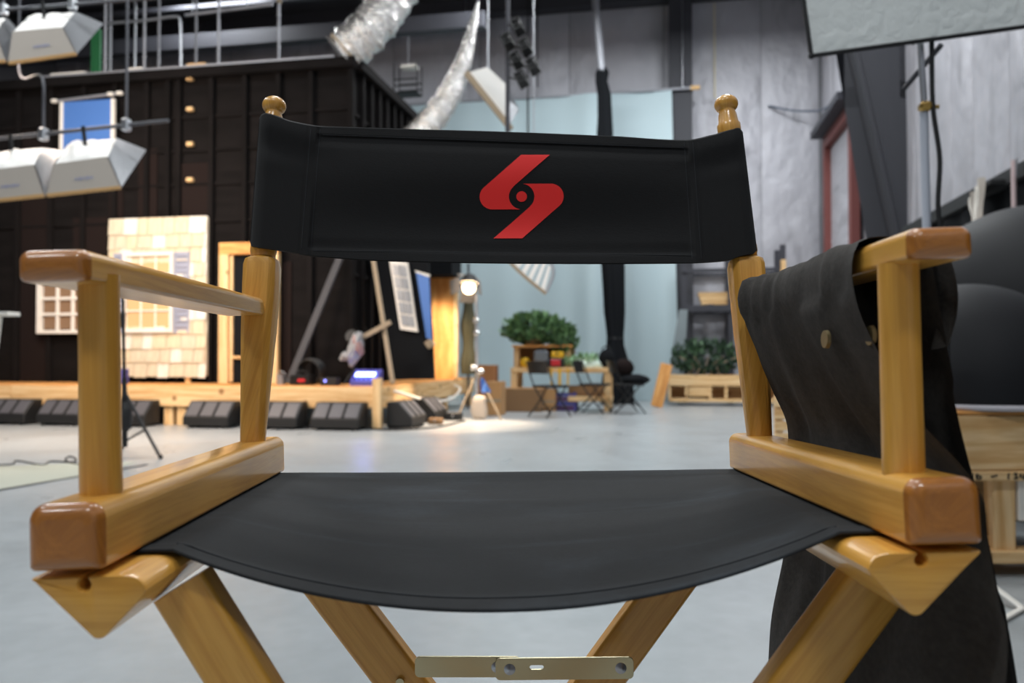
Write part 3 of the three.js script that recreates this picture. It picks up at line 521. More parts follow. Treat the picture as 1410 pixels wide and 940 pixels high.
{
  const t = thing('set_building', 'black painted timber-framed set building standing on the platform', 'stage set', V(-8, PT, -12.2));
  const x0 = PX0 + 0.2;
  world(t, 'front_sheeting', boxAt(x0, SX - 0.02, PT, STOP - 0.04, ZS - 0.06, ZS - 0.035, 0.002), M.setBlack);
  world(t, 'side_sheeting', boxAt(SX - 0.06, SX - 0.035, PT, STOP - 0.04, SZ, ZS - 0.06, 0.002), M.setBlack);
  // studs read along the front
  const studs = [-60, -20, 25, 70, 115, 158, 202, 231, 246, 291, 337, 383, 428].map((p) => onZ(p, 300, ZS).x); studs.push(SX - 0.03);
  let xx = studs[0] - 0.5; while (xx > x0) { studs.unshift(xx); xx -= 0.5; }
  for (const x of studs) world(t, 'stud', boxAt(x - 0.035, x + 0.035, PT, STOP - 0.1, ZS - 0.035, ZS + 0.04), M.setBlack);
  const rows = [153, 200, 248, 300].map((p) => onZ(400, p, ZS).y);
  for (const y of rows) for (let i = 0; i + 1 < studs.length; i++) world(t, 'cross_rail', boxAt(studs[i] + 0.036, studs[i + 1] - 0.036, y - 0.02, y + 0.02, ZS - 0.035, ZS - 0.005), M.setBlack);
  for (const [pa, pb, ya, yb] of [[30, 62, 180, 525], [100, 150, 300, 350], [150, 168, 230, 300], [385, 400, 360, 520], [190, 215, 205, 300], [246, 290, 225, 300]]) { const a = onZ(pa, ya, ZS), b = onZ(pb, yb, ZS); world(t, 'patch_board', boxAt(a.x, b.x, Math.max(PT, b.y), a.y, ZS - 0.034, ZS - 0.01), M.setBrown, 'dark brown board'); }
  for (const py of [109, 151, 199, 248]) { const p = onZ(263, py, ZS); world(t, 'block', cbox(0.09, 0.055, 0.06).translate(p.x, p.y, ZS + 0.02), M.pine, 'pale raw wood block'); }
  world(t, 'header', boxAt(x0, SX + 0.04, STOP - 0.13, STOP, ZS - 0.05, ZS + 0.1), M.setBlack);
  world(t, 'header', boxAt(SX - 0.06, SX + 0.1, STOP - 0.13, STOP, SZ, ZS - 0.05), M.setBlack);
  for (let i = 0; i < 11; i++) { const z = lerp(ZS - 0.3, SZ + 0.05, i / 10); world(t, 'stud', boxAt(SX - 0.035, SX + 0.04, PT, STOP - 0.13, z - 0.035, z + 0.035), M.setBlack); }
  for (let j = 1; j < 6; j++) world(t, 'cross_rail', boxAt(SX - 0.034, SX - 0.005, PT + j * 0.72, PT + j * 0.72 + 0.05, SZ, ZS - 0.06), M.setBlack);
  world(t, 'roof_sheet', boxAt(x0, SX, STOP - 0.02, STOP + 0.012, SZ, ZS + 0.05), M.setBlack);
}
// shingled wall section with window and shutters, fixed to the black wall
{
  const z = ZS + 0.1, a = onZ(150, 303, z), b = onZ(284, 517, z), w = b.x - a.x, h = a.y - b.y;
  const t = thing('shingle_panel', 'cream shingled wall section with lit window and grey shutters', 'wall panel', V((a.x + b.x) / 2, b.y, z));
  local(t, 'backing', cbox(w, h, 0.03).translate(0, h / 2, -0.03), M.shingle2);
  local(t, 'foot_batten', boxAt(w * 0.28, w * 0.33, -(b.y - PT), 0.05, -0.05, -0.02), M.pine);
  const wl = onZ(176, 355, z).x - t.position.x, wr = onZ(236, 355, z).x - t.position.x, wt = onZ(200, 353, z).y - b.y, wb = onZ(200, 453, z).y - b.y;
  const nR = 11, rh = h / nR; const mats = [M.shingle, M.shingle2, M.shingle3];
  for (let r = 0; r < nR; r++) {
    let x = -w / 2 - (r % 2) * 0.09 + rr(-0.02, 0.02);
    while (x < w / 2 - 0.03) {
      const sw = rr(0.15, 0.24), xa = Math.max(-w / 2, x), xb = Math.min(w / 2, x + sw), ya = r * rh - rr(0, 0.02), yb = (r + 1) * rh; x += sw;
      if (xb - xa < 0.03) continue;
      if (xa > wl - 0.18 && xb < wr + 0.19 && ya > wb - 0.02 && yb < wt + 0.02) continue;
      const g = cbox(xb - xa - 0.008, yb - ya + 0.03, 0.012, 0.003); shiftUV(g, rr(0, 2), rr(0, 2)); g.rotateX(-0.09); g.translate((xa + xb) / 2, (ya + yb) / 2, 0.004 + rr(0, 0.005));
      local(t, 'shingle', g, mats[Math.floor(rnd() * 3)]);
    }
  }
  const win = local(t, 'window_frame', [boxAt(wl - 0.05, wl, wb - 0.05, wt + 0.05, 0, 0.05), boxAt(wr, wr + 0.05, wb - 0.05, wt + 0.05, 0, 0.05), boxAt(wl, wr, wt, wt + 0.05, 0, 0.05), boxAt(wl, wr, wb - 0.05, wb, 0, 0.06)], M.whitePaint);
  for (let i = 0; i < 3; i++) for (let j = 0; j < 4; j++) local(win, 'pane', cbox((wr - wl) / 3 - 0.02, (wt - wb) / 4 - 0.02, 0.006, 0.001).translate(lerp(wl, wr, (i + 0.5) / 3), lerp(wb, wt, (j + 0.5) / 4), 0.012), M.paneWarm);
  for (let i = 1; i < 3; i++) local(win, 'muntin', boxAt(lerp(wl, wr, i / 3) - 0.011, lerp(wl, wr, i / 3) + 0.011, wb, wt, 0.012, 0.03), M.whitePaint);
  for (let j = 1; j < 4; j++) local(win, 'muntin', boxAt(wl, wr, lerp(wb, wt, j / 4) - (j === 2 ? 0.018 : 0.011), lerp(wb, wt, j / 4) + (j === 2 ? 0.018 : 0.011), 0.012, 0.032), M.whitePaint);
  for (const [xa, xb] of [[wl - 0.2, wl - 0.06], [wr + 0.06, wr + 0.29]]) { const s = local(t, 'shutter', [boxAt(xa, xb, wb - 0.06, wt + 0.05, 0.008, 0.02), boxAt(xa, xa + 0.03, wb - 0.06, wt + 0.05, 0.02, 0.035), boxAt(xb - 0.03, xb, wb - 0.06, wt + 0.05, 0.02, 0.035)], M.shutter, 'pale grey shutter'); for (let k = 0; k < 14; k++) local(s, 'slat', cbox(xb - xa - 0.06, 0.05, 0.008, 0.002).rotateX(0.5).translate((xa + xb) / 2, lerp(wb - 0.02, wt + 0.02, (k + 0.5) / 14), 0.026), M.shutter); }
}
// white sash window to the left
{
  const z = ZS + 0.07, a = onZ(53, 384, z), b = onZ(128, 459, z), w = b.x - a.x, h = a.y - b.y;
  const t = thing('sash_window', 'white multi-pane sash window fixed on the black wall', 'window', V((a.x + b.x) / 2, b.y, z));
  local(t, 'frame', [boxAt(-w / 2, -w / 2 + 0.07, 0, h, -0.03, 0.04), boxAt(w / 2 - 0.07, w / 2, 0, h, -0.03, 0.04), boxAt(-w / 2 + 0.07, w / 2 - 0.07, h - 0.06, h, -0.03, 0.04), boxAt(-w / 2 + 0.07, w / 2 - 0.07, 0, 0.05, -0.03, 0.05)], M.whitePaint);
  const iw = w - 0.14, ih = h - 0.11;
  for (let i = 0; i < 3; i++) for (let j = 0; j < 3; j++) local(t, 'pane', cbox(iw / 3 - 0.03, ih / 3 - 0.03, 0.006, 0.001).translate(-iw / 2 + (i + 0.5) * iw / 3, 0.05 + (j + 0.5) * ih / 3, -0.015), M.paneBrown, 'window pane with a warm interior reflection put into its brown colour');
  for (let i = 1; i < 3; i++) { local(t, 'muntin', boxAt(-iw / 2 + i * iw / 3 - 0.02, -iw / 2 + i * iw / 3 + 0.02, 0.05, h - 0.06, -0.02, 0.02), M.whitePaint); local(t, 'muntin', boxAt(-iw / 2, iw / 2, 0.05 + i * ih / 3 - 0.02, 0.05 + i * ih / 3 + 0.02, -0.02, 0.022), M.whitePaint); }
}
// wooden screen-door frame
{
  const z = ZS + 0.08, a = onZ(304, 335, z), b = onZ(384, 524, z), w = b.x - a.x, h = a.y - PT;
  const t = thing('door_frame', 'raw pine door frame with dark opening beside the shingled section', 'door frame', V((a.x + b.x) / 2, PT, z));
  for (const s of [-1, 1]) { local(t, 'jamb', boxAt(s * w / 2, s * (w / 2 - 0.14), 0, h - 0.16, -0.03, 0.05), M.pine); local(t, 'door_stile', boxAt(s * (w / 2 - 0.15), s * (w / 2 - 0.19), 0.02, h - 0.17, -0.02, 0.02), M.pine); }
  local(t, 'head', boxAt(-w / 2, w / 2, h - 0.16, h, -0.03, 0.05), M.ply);
  local(t, 'door_rail', boxAt(-w / 2 + 0.19, w / 2 - 0.19, 0.33, 0.37, -0.02, 0.02), M.pine);
  local(t, 'screen', boxAt(-w / 2 + 0.19, w / 2 - 0.19, 0.02, h - 0.17, -0.03, -0.022, 0.001), M.blackCloth);
}
// blue screen in a white frame high on the wall
{
  const z = ZS + 0.14, a = onZ(84, 141, z), b = onZ(158, 214, z), t = thing('blue_screen', 'bright blue screen in a thin white frame high on the wall', 'screen', V((a.x + b.x) / 2, b.y, z)), w = b.x - a.x, h = a.y - b.y;
  const tilt = 0.06;
  local(t, 'blue_sheet', cbox(w - 0.05, h, 0.02).translate(0, h / 2, 0), M.blue);
  for (const s of [-1, 1]) local(t, 'stile', boxAt(s * (w / 2 - 0.05), s * w / 2, 0, h, -0.02, 0.03), M.whitePaint);
  local(t, 'top_rod', rod(V(-w / 2 - 0.12, h + 0.01, 0.02), V(w / 2 + 0.12, h + 0.07, 0.02), 0.02), M.pipe);
  for (const x of [-w / 2 - 0.08, w / 2 - 0.05, w / 2 + 0.09]) local(t, 'clamp', cbox(0.09, 0.05, 0.06, 0.012).translate(x, h + 0.04 + x * 0.05, 0.03), M.whitePaint);
  for (const s of [-1, 1]) local(t, 'bracket', boxAt(s * 0.3 - 0.02, s * 0.3 + 0.02, h * 0.4, h * 0.4 + 0.04, -0.14, -0.01), M.pipe);
}
// ground-row strip lights along the foot of the platform
{
  const unit = () => {
    const t = thing('strip_light', '', 'stage light', V(0, 0, 0), 'ground-row strip lights');
    const W = 0.58, sh = new THREE.Shape([[0, 0], [0.3, 0], [0.3, 0.09], [0.13, 0.27], [0, 0.27]].map(([x, y]) => new THREE.Vector2(x, y)));
    local(t, 'housing', crease(new THREE.ExtrudeGeometry(sh, { depth: W, bevelEnabled: true, bevelThickness: 0.008, bevelSize: 0.008, bevelSegments: 1 }).rotateY(-Math.PI / 2).translate(W / 2, 0.04, 0), 0.3), M.black);
    for (let i = 0; i < 3; i++) local(t, 'lens_panel', cbox(W / 3 - 0.035, 0.215, 0.012, 0.003).rotateX(-0.757).translate(-W / 2 + (i + 0.5) * W / 3, 0.227, 0.222), M.greyLens || (M.greyLens = std({ color: 0x54545a, roughness: 0.35 })));
    for (let i = 1; i < 3; i++) local(t, 'divider', cbox(0.018, 0.23, 0.03, 0.003).rotateX(-0.757).translate(-W / 2 + i * W / 3, 0.23, 0.225), M.black);
    for (const s of [-1, 1]) local(t, 'foot', cbox(0.04, 0.05, 0.3, 0.004).translate(s * 0.22, 0.025, 0.14), M.blackGloss);
    return t;
  };
  const spots = [[30, 'at the far end of the row'], [102, 'next to the far end unit'], [190, 'behind the tripod stand'], [301, 'below the shingled wall section'], [392, 'below the pine door frame'], [474, 'nearest the platform corner post']];
  let first;
  spots.forEach(([px, where], i) => { const p = onZ(px, 575, ZP + 0.09); p.y = 0; const label = 'black three-cell strip light on the floor, ' + where; if (!i) { first = unit(); first.position.copy(p); first.userData.label = label; } else copyOf(first, p, label); });
  [[560, -9.7, 'just round the platform corner'], [592, -10.7, 'beside the platform under the sagging hose']].forEach(([px, z, where]) => { const p = onZ(px, 575, z); p.x = PX1 + 0.1; p.y = 0; copyOf(first, p, 'black three-cell strip light turned sideways ' + where, Math.PI / 2); });
}
// things standing and leaning on the platform's right part
const lumber = (name, label, pa, pb, w, t, mat, d0, d1) => single(name, label, 'lumber', bar(at(pa[0], pa[1], d0), at(pb[0], pb[1], d1 || d0), w, t, fwd), mat);
{
  const dS = 10.6;
  const foot = (px, z) => onZ(px, 523, z);
  const stick = (name, label, pxT, pyT, zT, pxB, zB, w, mat) => { const a = onZ(pxT, pyT, zT), b = onZ(pxB, 522, zB); b.y = PT + 0.02; single(name, label, 'lumber', bar(b, a, w, 0.045, V(0, 0, 1)), mat); };
  stick('diagonal_brace', 'dark grey diagonal timber brace propped against the black wall', 470, 350, ZS + 0.12, 398, ZS + 0.5, 0.09, M.beam);
  stick('wood_pole', 'slim tan wooden pole leaning by the set corner', 513, 350, ZS + 0.1, 541, ZS + 0.45, 0.05, M.bark);
  single('wood_offcut', 'short tan offcut tied across the leaning pole', 'lumber', bar(onZ(500, 464, ZS + 0.38), onZ(538, 443, ZS + 0.38), 0.06, 0.03, V(0, 0, 1)), M.bark);
  // dark flats leaning against the side of the building
  const P3 = (px, py, z) => onZ(px, py, z);
  {
    const t = thing('leaning_flat', 'tall black flat with slanted grey shutter leaning at the set corner', 'scenery flat', V(P3(560, 520, -10.9).x, PT, -10.9));
    const q = (a, z, th) => { const f = a.map(([x, y]) => P3(x, y, z)); const r = f.map((p) => p.clone().add(V(0, 0, -th))); return crease(loft([r, f]), 0.3); };
    world(t, 'flat_face', q([[500, 330], [588, 330], [598, 522], [545, 522]], -10.85, 0.06), M.blackCloth);
    const wf = world(t, 'shutter_frame', q([[536, 358], [561, 361], [575, 457], [551, 453]], -10.78, 0.04), M.whitePaint, 'pale grey slanted shutter');
    for (let k = 0; k < 5; k++) for (let c = 0; c < 2; c++) { const f = (s, v) => [lerp(lerp(536, 551, v), lerp(561, 575, v), s), lerp(lerp(358, 453, v), lerp(361, 457, v), s)]; const v0 = 0.06 + k * 0.18, v1 = v0 + 0.155, s0 = 0.14 + c * 0.38, s1 = s0 + 0.33; world(wf, 'pane', q([f(s0, v0), f(s1, v0), f(s1, v1), f(s0, v1)], -10.765, 0.02), M.paneGrey); }
    world(t, 'prop', bar(P3(588, 476, -10.75), P3(596, 470, -10.75), 0.1, 0.1, V(0, 0, 1)), M.bark);
  }
  {
    const q = (a, z, th) => { const f = a.map(([x, y]) => P3(x, y, z)); const r = f.map((p) => p.clone().add(V(0, 0, -th))); return crease(loft([r, f]), 0.3); };
    const t = thing('narrow_flat', 'narrow blue panel with pale edge next to the slanted shutter', 'scenery flat', V(P3(585, 470, -10.72).x, P3(585, 468, -10.72).y, -10.72));
    world(t, 'sheet', q([[573, 375], [590, 381], [594, 467], [587, 465]], -10.7, 0.03), M.blue); world(t, 'edge', q([[571, 372], [592, 378], [590, 381], [573, 375]], -10.69, 0.04), M.whitePaint);
  }
  // lit plywood return wall with dark overhang
  {
    const z = -13.0, a = onZ(594, 372, z), b = onZ(625, 520, z);
    const t = thing('plywood_wall', 'warm lit plywood return wall at the end of the set', 'wall panel', V((a.x + b.x) / 2, PT, z));
    world(t, 'sheet', boxAt(a.x - 0.25, b.x, PT, a.y + 0.3, z - 0.04, z, 0.003), M.ply); world(t, 'edge_stud', boxAt(b.x, b.x + 0.05, PT, a.y + 0.3, z - 0.09, z + 0.01), M.pine);
    const o0 = onZ(585, 330, z), o1 = onZ(633, 382, z); world(t, 'overhang', boxAt(o0.x, o1.x, o1.y, o0.y + 0.4, z - 0.1, z + 0.5), M.blackCloth, 'black cloth overhang');
  }
  // blue-lit console
  {
    const p = onZ(506, 521, ZS + 0.55); p.y = PT;
    const t = thing('mixing_console', 'small console with glowing blue display on the platform', 'console', p);
    local(t, 'body', crease(new THREE.ExtrudeGeometry(new THREE.Shape([[0, 0], [0.26, 0], [0.26, 0.05], [0.06, 0.2], [0, 0.2]].map((a) => new THREE.Vector2(...a))), { depth: 0.34, bevelEnabled: false }).rotateY(-Math.PI / 2).translate(0.17, 0, -0.1), 0.3), M.bluePlastic);
    const scr = local(t, 'display', cbox(0.26, 0.08, 0.01, 0.002).rotateX(-0.95).translate(0, 0.14, 0.07), std({ color: 0x8090ff, emissive: new THREE.Color(0.25, 0.32, 1.0), emissiveIntensity: 9, roughness: 0.4 }), 'glowing blue display');
    for (let k = 0; k < 5; k++) local(t, 'knob', new THREE.CylinderGeometry(0.012, 0.014, 0.02, 10).rotateX(0.65).translate(-0.12 + k * 0.06, 0.09, 0.135), M.black);
    const l = new THREE.RectAreaLight(new THREE.Color(0.25, 0.32, 1.0), 10, 0.26, 0.08); l.name = 'display_light'; l.position.copy(p).add(V(0, 0.16, 0.11)); l.lookAt(p.x, p.y - 0.6, p.z + 1.2); l.castShadow = true; scene.add(l);
  }
  // work light draped with crumpled foil and gel
  {
    const p = onZ(487, 522, ZS + 0.4); p.y = PT; const h = onZ(487, 450, ZS + 0.4).y - PT;
    const t = thing('foil_wrapped_lamp', 'stage lamp on a short stand wrapped in crumpled foil and pink gel', 'lamp', p);
    local(t, 'stand', rod(V(0, 0, 0), V(0, h * 0.75, 0), 0.018), M.black); for (let k = 0; k < 3; k++) local(t, 'leg', rod(V(0, 0.2, 0), V(0.16 * Math.cos(k * 2.1), 0.008, 0.16 * Math.sin(k * 2.1)), 0.01), M.black);
    const cr = (r, sx, sy, s) => { const g = new THREE.IcosahedronGeometry(r, 4), a = g.attributes.position; for (let i = 0; i < a.count; i++) { const v = V(a.getX(i), a.getY(i), a.getZ(i)), k = 0.75 + 0.55 * fbm((v.x / r + 1) / 2.2, (v.y / r + v.z / r + 2) / 4.2, 9, 9, 2, s); a.setXYZ(i, v.x * k * sx, v.y * k * sy, v.z * k); } g.computeVertexNormals(); return crease(g, 0.2); };
    local(t, 'head', new THREE.CylinderGeometry(0.08, 0.1, 0.2, 18).rotateX(1.2).translate(0, h * 0.8, 0), M.black);
    local(t, 'foil', cr(0.11, 0.75, 2.0, 5).rotateZ(-0.25).translate(0.04, h * 0.62, 0.06), M.silver, 'crumpled silver foil'); local(t, 'gel', cr(0.07, 0.8, 1.8, 9).rotateZ(0.4).translate(0.09, h * 0.68, 0.1), std({ color: 0x9a7a78, roughness: 0.4 }), 'pinkish gel sheet'); local(t, 'foil_tail', cr(0.06, 1.7, 0.9, 13).rotateZ(0.3).translate(-0.06, h * 0.5, 0.09), M.silver);
  }
  // cable coil, toolbox, small cases on the deck
  { const p = onZ(432, 522, ZS + 0.35); p.y = PT; const gs = []; for (let k = 0; k < 5; k++) gs.push(new THREE.TorusGeometry(0.15 - k * 0.008, 0.012, 8, 30).rotateX(0.15 * k - 0.3).rotateY(0.2 * k).translate(0, 0.17, 0.02 * k)); const pts = []; for (let i = 0; i <= 160; i++) { const a = i / 160 * 2 * Math.PI * 5, r = 0.15 + 0.012 * Math.sin(i * 0.37); pts.push(V(p.x + r * Math.cos(a), p.y + 0.17 + r * Math.sin(a), p.z + 0.001 * i + 0.015 * Math.sin(i * 0.2))); } single('cable_coil', 'black cable coil standing on edge on the platform', 'cable', tube(pts, 0.012, 400, 6), M.black); }
  { const p = onZ(416, 522, ZS + 0.55); p.y = PT; const t = thing('tool_box', 'small dark tool box with red latch on the platform', 'box', p); local(t, 'body', cbox(0.28, 0.13, 0.16, 0.012).translate(0, 0.065, 0), M.blackGloss); local(t, 'latch', cbox(0.1, 0.04, 0.02, 0.004).translate(0.03, 0.06, 0.085), M.red, 'red latch'); local(t, 'handle', tube([V(-0.08, 0.125, 0), V(-0.06, 0.17, 0), V(0.06, 0.17, 0), V(0.08, 0.125, 0)], 0.008, 16, 6), M.black); }
  { const p = onZ(387, 522, ZS + 0.5); p.y = PT; const t = thing('paint_can', 'small metal paint can beside the door frame', 'can', p); local(t, 'body', crease(new THREE.LatheGeometry([[0.001, 0], [0.06, 0], [0.06, 0.13], [0.064, 0.135], [0.05, 0.138], [0.001, 0.136]].map((a) => new THREE.Vector2(...a)), 20), 0.5), M.steel); local(t, 'bail', new THREE.TorusGeometry(0.06, 0.004, 5, 16, Math.PI).translate(0, 0.11, 0), M.steel); }
  { const p = onZ(455, 522, ZS + 0.7); p.y = PT; const t = thing('power_box', 'black power box with a small blue pilot light on the platform', 'box', p); local(t, 'body', cbox(0.22, 0.1, 0.14, 0.01).translate(0, 0.05, 0), M.black); local(t, 'pilot_light', new THREE.SphereGeometry(0.016, 10, 8).translate(-0.04, 0.06, 0.072), std({ color: 0x6070ff, emissive: new THREE.Color(0.3, 0.3, 1), emissiveIntensity: 3 })); }
  { const p = onZ(143, 528, ZS + 0.6); p.y = PT; const t = thing('control_box', 'dark control box with a bright blue pilot light behind the tripod', 'box', onZ(166, 526, ZS + 0.6).setY(PT)); local(t, 'body', cbox(0.16, 0.2, 0.14, 0.01).translate(0, 0.1, 0), M.bluePlastic); local(t, 'pilot_light', new THREE.SphereGeometry(0.025, 10, 8).translate(-0.03, 0.15, 0.075), std({ color: 0x9fb0ff, emissive: new THREE.Color(0.4, 0.5, 1), emissiveIntensity: 8 })); }
}

// ------------------------------------------------------------------ pipes, soft boxes and ducts overhead
// hanging pipes above the set roof
{
  const z = ZS - 0.25;
  [[145, 'beside the green cloth'], [152, 'just behind the pipe by the green cloth'], [186, 'with a bright blue-white shine'], [199, 'joined to the level rail'], [219, 'third along the level rail'], [270, 'just past the rail elbow'], [301, 'between the elbow and the duct'], [384, 'with an orange joint at the top']].forEach(([px, w], i) => {
    const zz = z - (i % 3) * 0.5, p = onZ(px, 60, zz), t = thing('hanging_pipe', 'slim grey vertical pipe above the set roof, ' + w, 'pipe', V(p.x, STOP + 0.012, zz), 'vertical pipes above the set roof');
    local(t, 'pipe_shaft', rod(V(0, 0, 0), V(0, CEIL - STOP - 0.02, 0), 0.019), px === 186 ? M.steel : M.pipe);
    local(t, 'base_plate', new THREE.CylinderGeometry(0.05, 0.055, 0.02, 16).translate(0, 0.01, 0), M.darkSteel);
    if (px === 384) local(t, 'joint', new THREE.CylinderGeometry(0.035, 0.035, 0.09, 14).translate(0, onZ(px, 2, zz).y - STOP, 0), M.bark);
  });
  const t = thing('guard_rail', 'bent chrome guard rail with elbow on the set roof', 'rail', onZ(248, 100, z).setY(STOP + 0.012));
  world(t, 'rail_tube', tube([onZ(150, 32, z), onZ(200, 28, z), onZ(240, 23, z), onZ(247, 24, z), onZ(248.5, 32, z), onZ(249, 60, z), V(onZ(249, 60, z).x, STOP + 0.012, z)], 0.022, 80, 10), M.steel);
  const t2 = thing('ceiling_pipe', 'long horizontal grey pipe crossing above the guard rail', 'pipe', onZ(300, 14, z));
  world(t2, 'pipe_shaft', rod(onZ(255, 21, z - 0.2), onZ(375, 6, z - 0.2), 0.025), M.pipe); world(t2, 'hanger', rod(onZ(340, 10, z - 0.2), onZ(340, 10, z - 0.2).setY(CEIL), 0.008), M.steel); world(t2, 'hanger', rod(onZ(265, 20, z - 0.2), onZ(265, 20, z - 0.2).setY(CEIL), 0.008), M.steel);
  const e0 = onZ(60, 118, ZS + 0.03), e1 = onZ(462, 78, ZS + 0.03);
  const edge = thing('roof_edge_strip', 'pale metal edge strip along the top of the set wall', 'strip', V((e0.x + e1.x) / 2, STOP, ZS)); world(edge, 'strip', boxAt(e0.x, e1.x, STOP + 0.001, STOP + 0.035, ZS - 0.02, ZS + 0.08), M.pipe);
  for (const [px, s] of [[96, 0.28], [188, 0.12], [272, 0.14]]) { const p = onZ(px, 100, ZS); world(edge, 'clip', boxAt(p.x - s, p.x + s, STOP + 0.036, STOP + 0.07, ZS - 0.02, ZS + 0.05), px === 272 ? M.pine : M.whitePaint); }
  single('green_cloth', 'narrow green cloth hanging over the set roof', 'cloth', surface(16, 20, (u, v) => { const a = onZ(126, 96, z - 0.4), b = onZ(140, 40, z - 0.4); return V(lerp(a.x, b.x, u), lerp(STOP + 0.014, b.y, v), z - 0.4 + 0.04 * Math.sin(u * 14)); }), M.green);
}
// tungsten soft boxes
function softBox(label, S, O, D, dd, group, onlyLook) {     // S: 4 corners of the small end, O: 4 corners of the opening (near-left, near-right, far-right, far-left), photo pixels; D: distance
  const p = (a, i) => at(a[i][0], a[i][1], D + (i > 1 ? dd : 0)), s = [0, 1, 2, 3].map((i) => p(S, i)), o = [0, 1, 2, 3].map((i) => at(O[i][0], O[i][1], D - 0.04 + (i > 1 ? dd + 0.12 : 0)));
  const c = o.reduce((q, v) => q.add(v), V()).multiplyScalar(0.25), t = thing('soft_box', label, 'studio light', c, group);
  const sc = s.reduce((q, v) => q.add(v), V()).multiplyScalar(0.25);
  const panel = (n, a, b, e, f, m) => { const nn = b.clone().sub(a).cross(f.clone().sub(a)).normalize().multiplyScalar(0.012); const g = surface(8, 6, (u, v) => { const q = a.clone().lerp(b, u).lerp(f.clone().lerp(e, u), v); const W = a.distanceTo(b), Hh = a.distanceTo(f); q.uv = [u * W, v * Hh]; return q; }); const g2 = g.clone(); g2.translate(nn.x, nn.y, nn.z); return world(t, n, [g, g2], m); };
  const fp = panel('near_panel', o[0], o[1], s[1], s[0], M.tanPanel); panel('side_panel', o[1], o[2], s[2], s[1], M.silver); panel('side_panel', o[3], o[0], s[0], s[3], M.silver); panel('far_panel', o[2], o[3], s[3], s[2], M.silver);
  const nrm = s[1].clone().sub(s[0]).cross(s[3].clone().sub(s[0])).normalize(); if (nrm.y < 0) nrm.negate();
  const cap = surface(20, 14, (u, v) => { const q = s[0].clone().lerp(s[1], u).lerp(s[3].clone().lerp(s[2], u), v); const e = Math.pow(Math.sin(Math.PI * u) * Math.sin(Math.PI * v), 0.5); q.addScaledVector(nrm, e * (0.03 + 0.14 * (fbm(u * 0.9, v * 0.9, 6, 4, 3, 7 + Math.abs(Math.round(S[0][0]))) - 0.35))); return q; });
  world(t, 'top_cover', cap, M.muslin, 'crumpled white cloth cover');
  for (let i = 0; i < 4; i++) world(t, 'rim', bar(o[i], o[(i + 1) % 4], i ? 0.012 : 0.03, i ? 0.012 : 0.03, V(0, 1, 0)), i ? M.pipe : M.rimTan || (M.rimTan = std({ color: 0xc09a66, roughness: 0.7 })));
  // printed blue mark, too small to read
  const ctr = o[0].clone().add(o[1]).add(s[0]).add(s[1]).multiplyScalar(0.25), ux = o[1].clone().sub(o[0]).normalize(), uy0 = s[0].clone().sub(o[0]), uy = uy0.addScaledVector(ux, -uy0.dot(ux)).normalize(), uz = ux.clone().cross(uy);
  if (uz.dot(fwd) > 0) uz.negate();
  const marks = []; for (let k = 0; k < 5; k++) marks.push(cbox(0.026, 0.02 + 0.008 * (k % 2), 0.002, 0.0004).translate(-0.07 + k * 0.035, 0, 0)); const mk = merge(marks).applyMatrix4(frameOf(ctr.clone().addScaledVector(ux, 0.02).addScaledVector(uy, -0.03).addScaledVector(uz, 0.016), ux, uy, uz)); const mm = world(fp, 'printed_mark', mk, M.markBlue || (M.markBlue = std({ color: 0x8f93ad, roughness: 0.8 })), 'small blurred blue print'); mm.userData.kind = 'stuff';
  // glowing diffusion cloth set inside the mouth, with the lamp's light just outside it
  const inn = o.map((q) => q.clone().lerp(sc, 0.12)), w = (inn[0].distanceTo(inn[1]) + inn[2].distanceTo(inn[3])) / 2, h = inn[1].distanceTo(inn[2]), ax = inn[1].clone().sub(inn[0]).cross(inn[3].clone().sub(inn[0])).normalize(); if (ax.y > 0) ax.negate();
  world(t, 'diffusion_cloth', surface(4, 4, (u, v) => inn[0].clone().lerp(inn[1], u).lerp(inn[3].clone().lerp(inn[2], u), v)), M.warmGlow || (M.warmGlow = std({ color: 0xffe6cc, emissive: COOP_COLOUR, emissiveIntensity: 2.5, roughness: 0.8 })));
  const ic = inn.reduce((q, v) => q.add(v), V()).multiplyScalar(0.25).addScaledVector(ax, 0.03), l = new THREE.RectAreaLight(COOP_COLOUR, COOP_LIGHT, w * 0.85, h * 0.85); l.position.copy(ic); l.lookAt(ic.clone().add(ax)); l.castShadow = true; l.name = 'soft_box_light'; scene.add(l);
  // yoke to the pipe above
  world(t, 'yoke', rod(sc.clone().addScaledVector(nrm, 0.04), sc.clone().addScaledVector(nrm, 0.1).setY(sc.y + onlyLook), 0.018), M.black);
  return t;
}
const shiftQ = (q, dx, dy, k = 1) => q.map(([x, y]) => [x * k + dx, y * k + dy]);
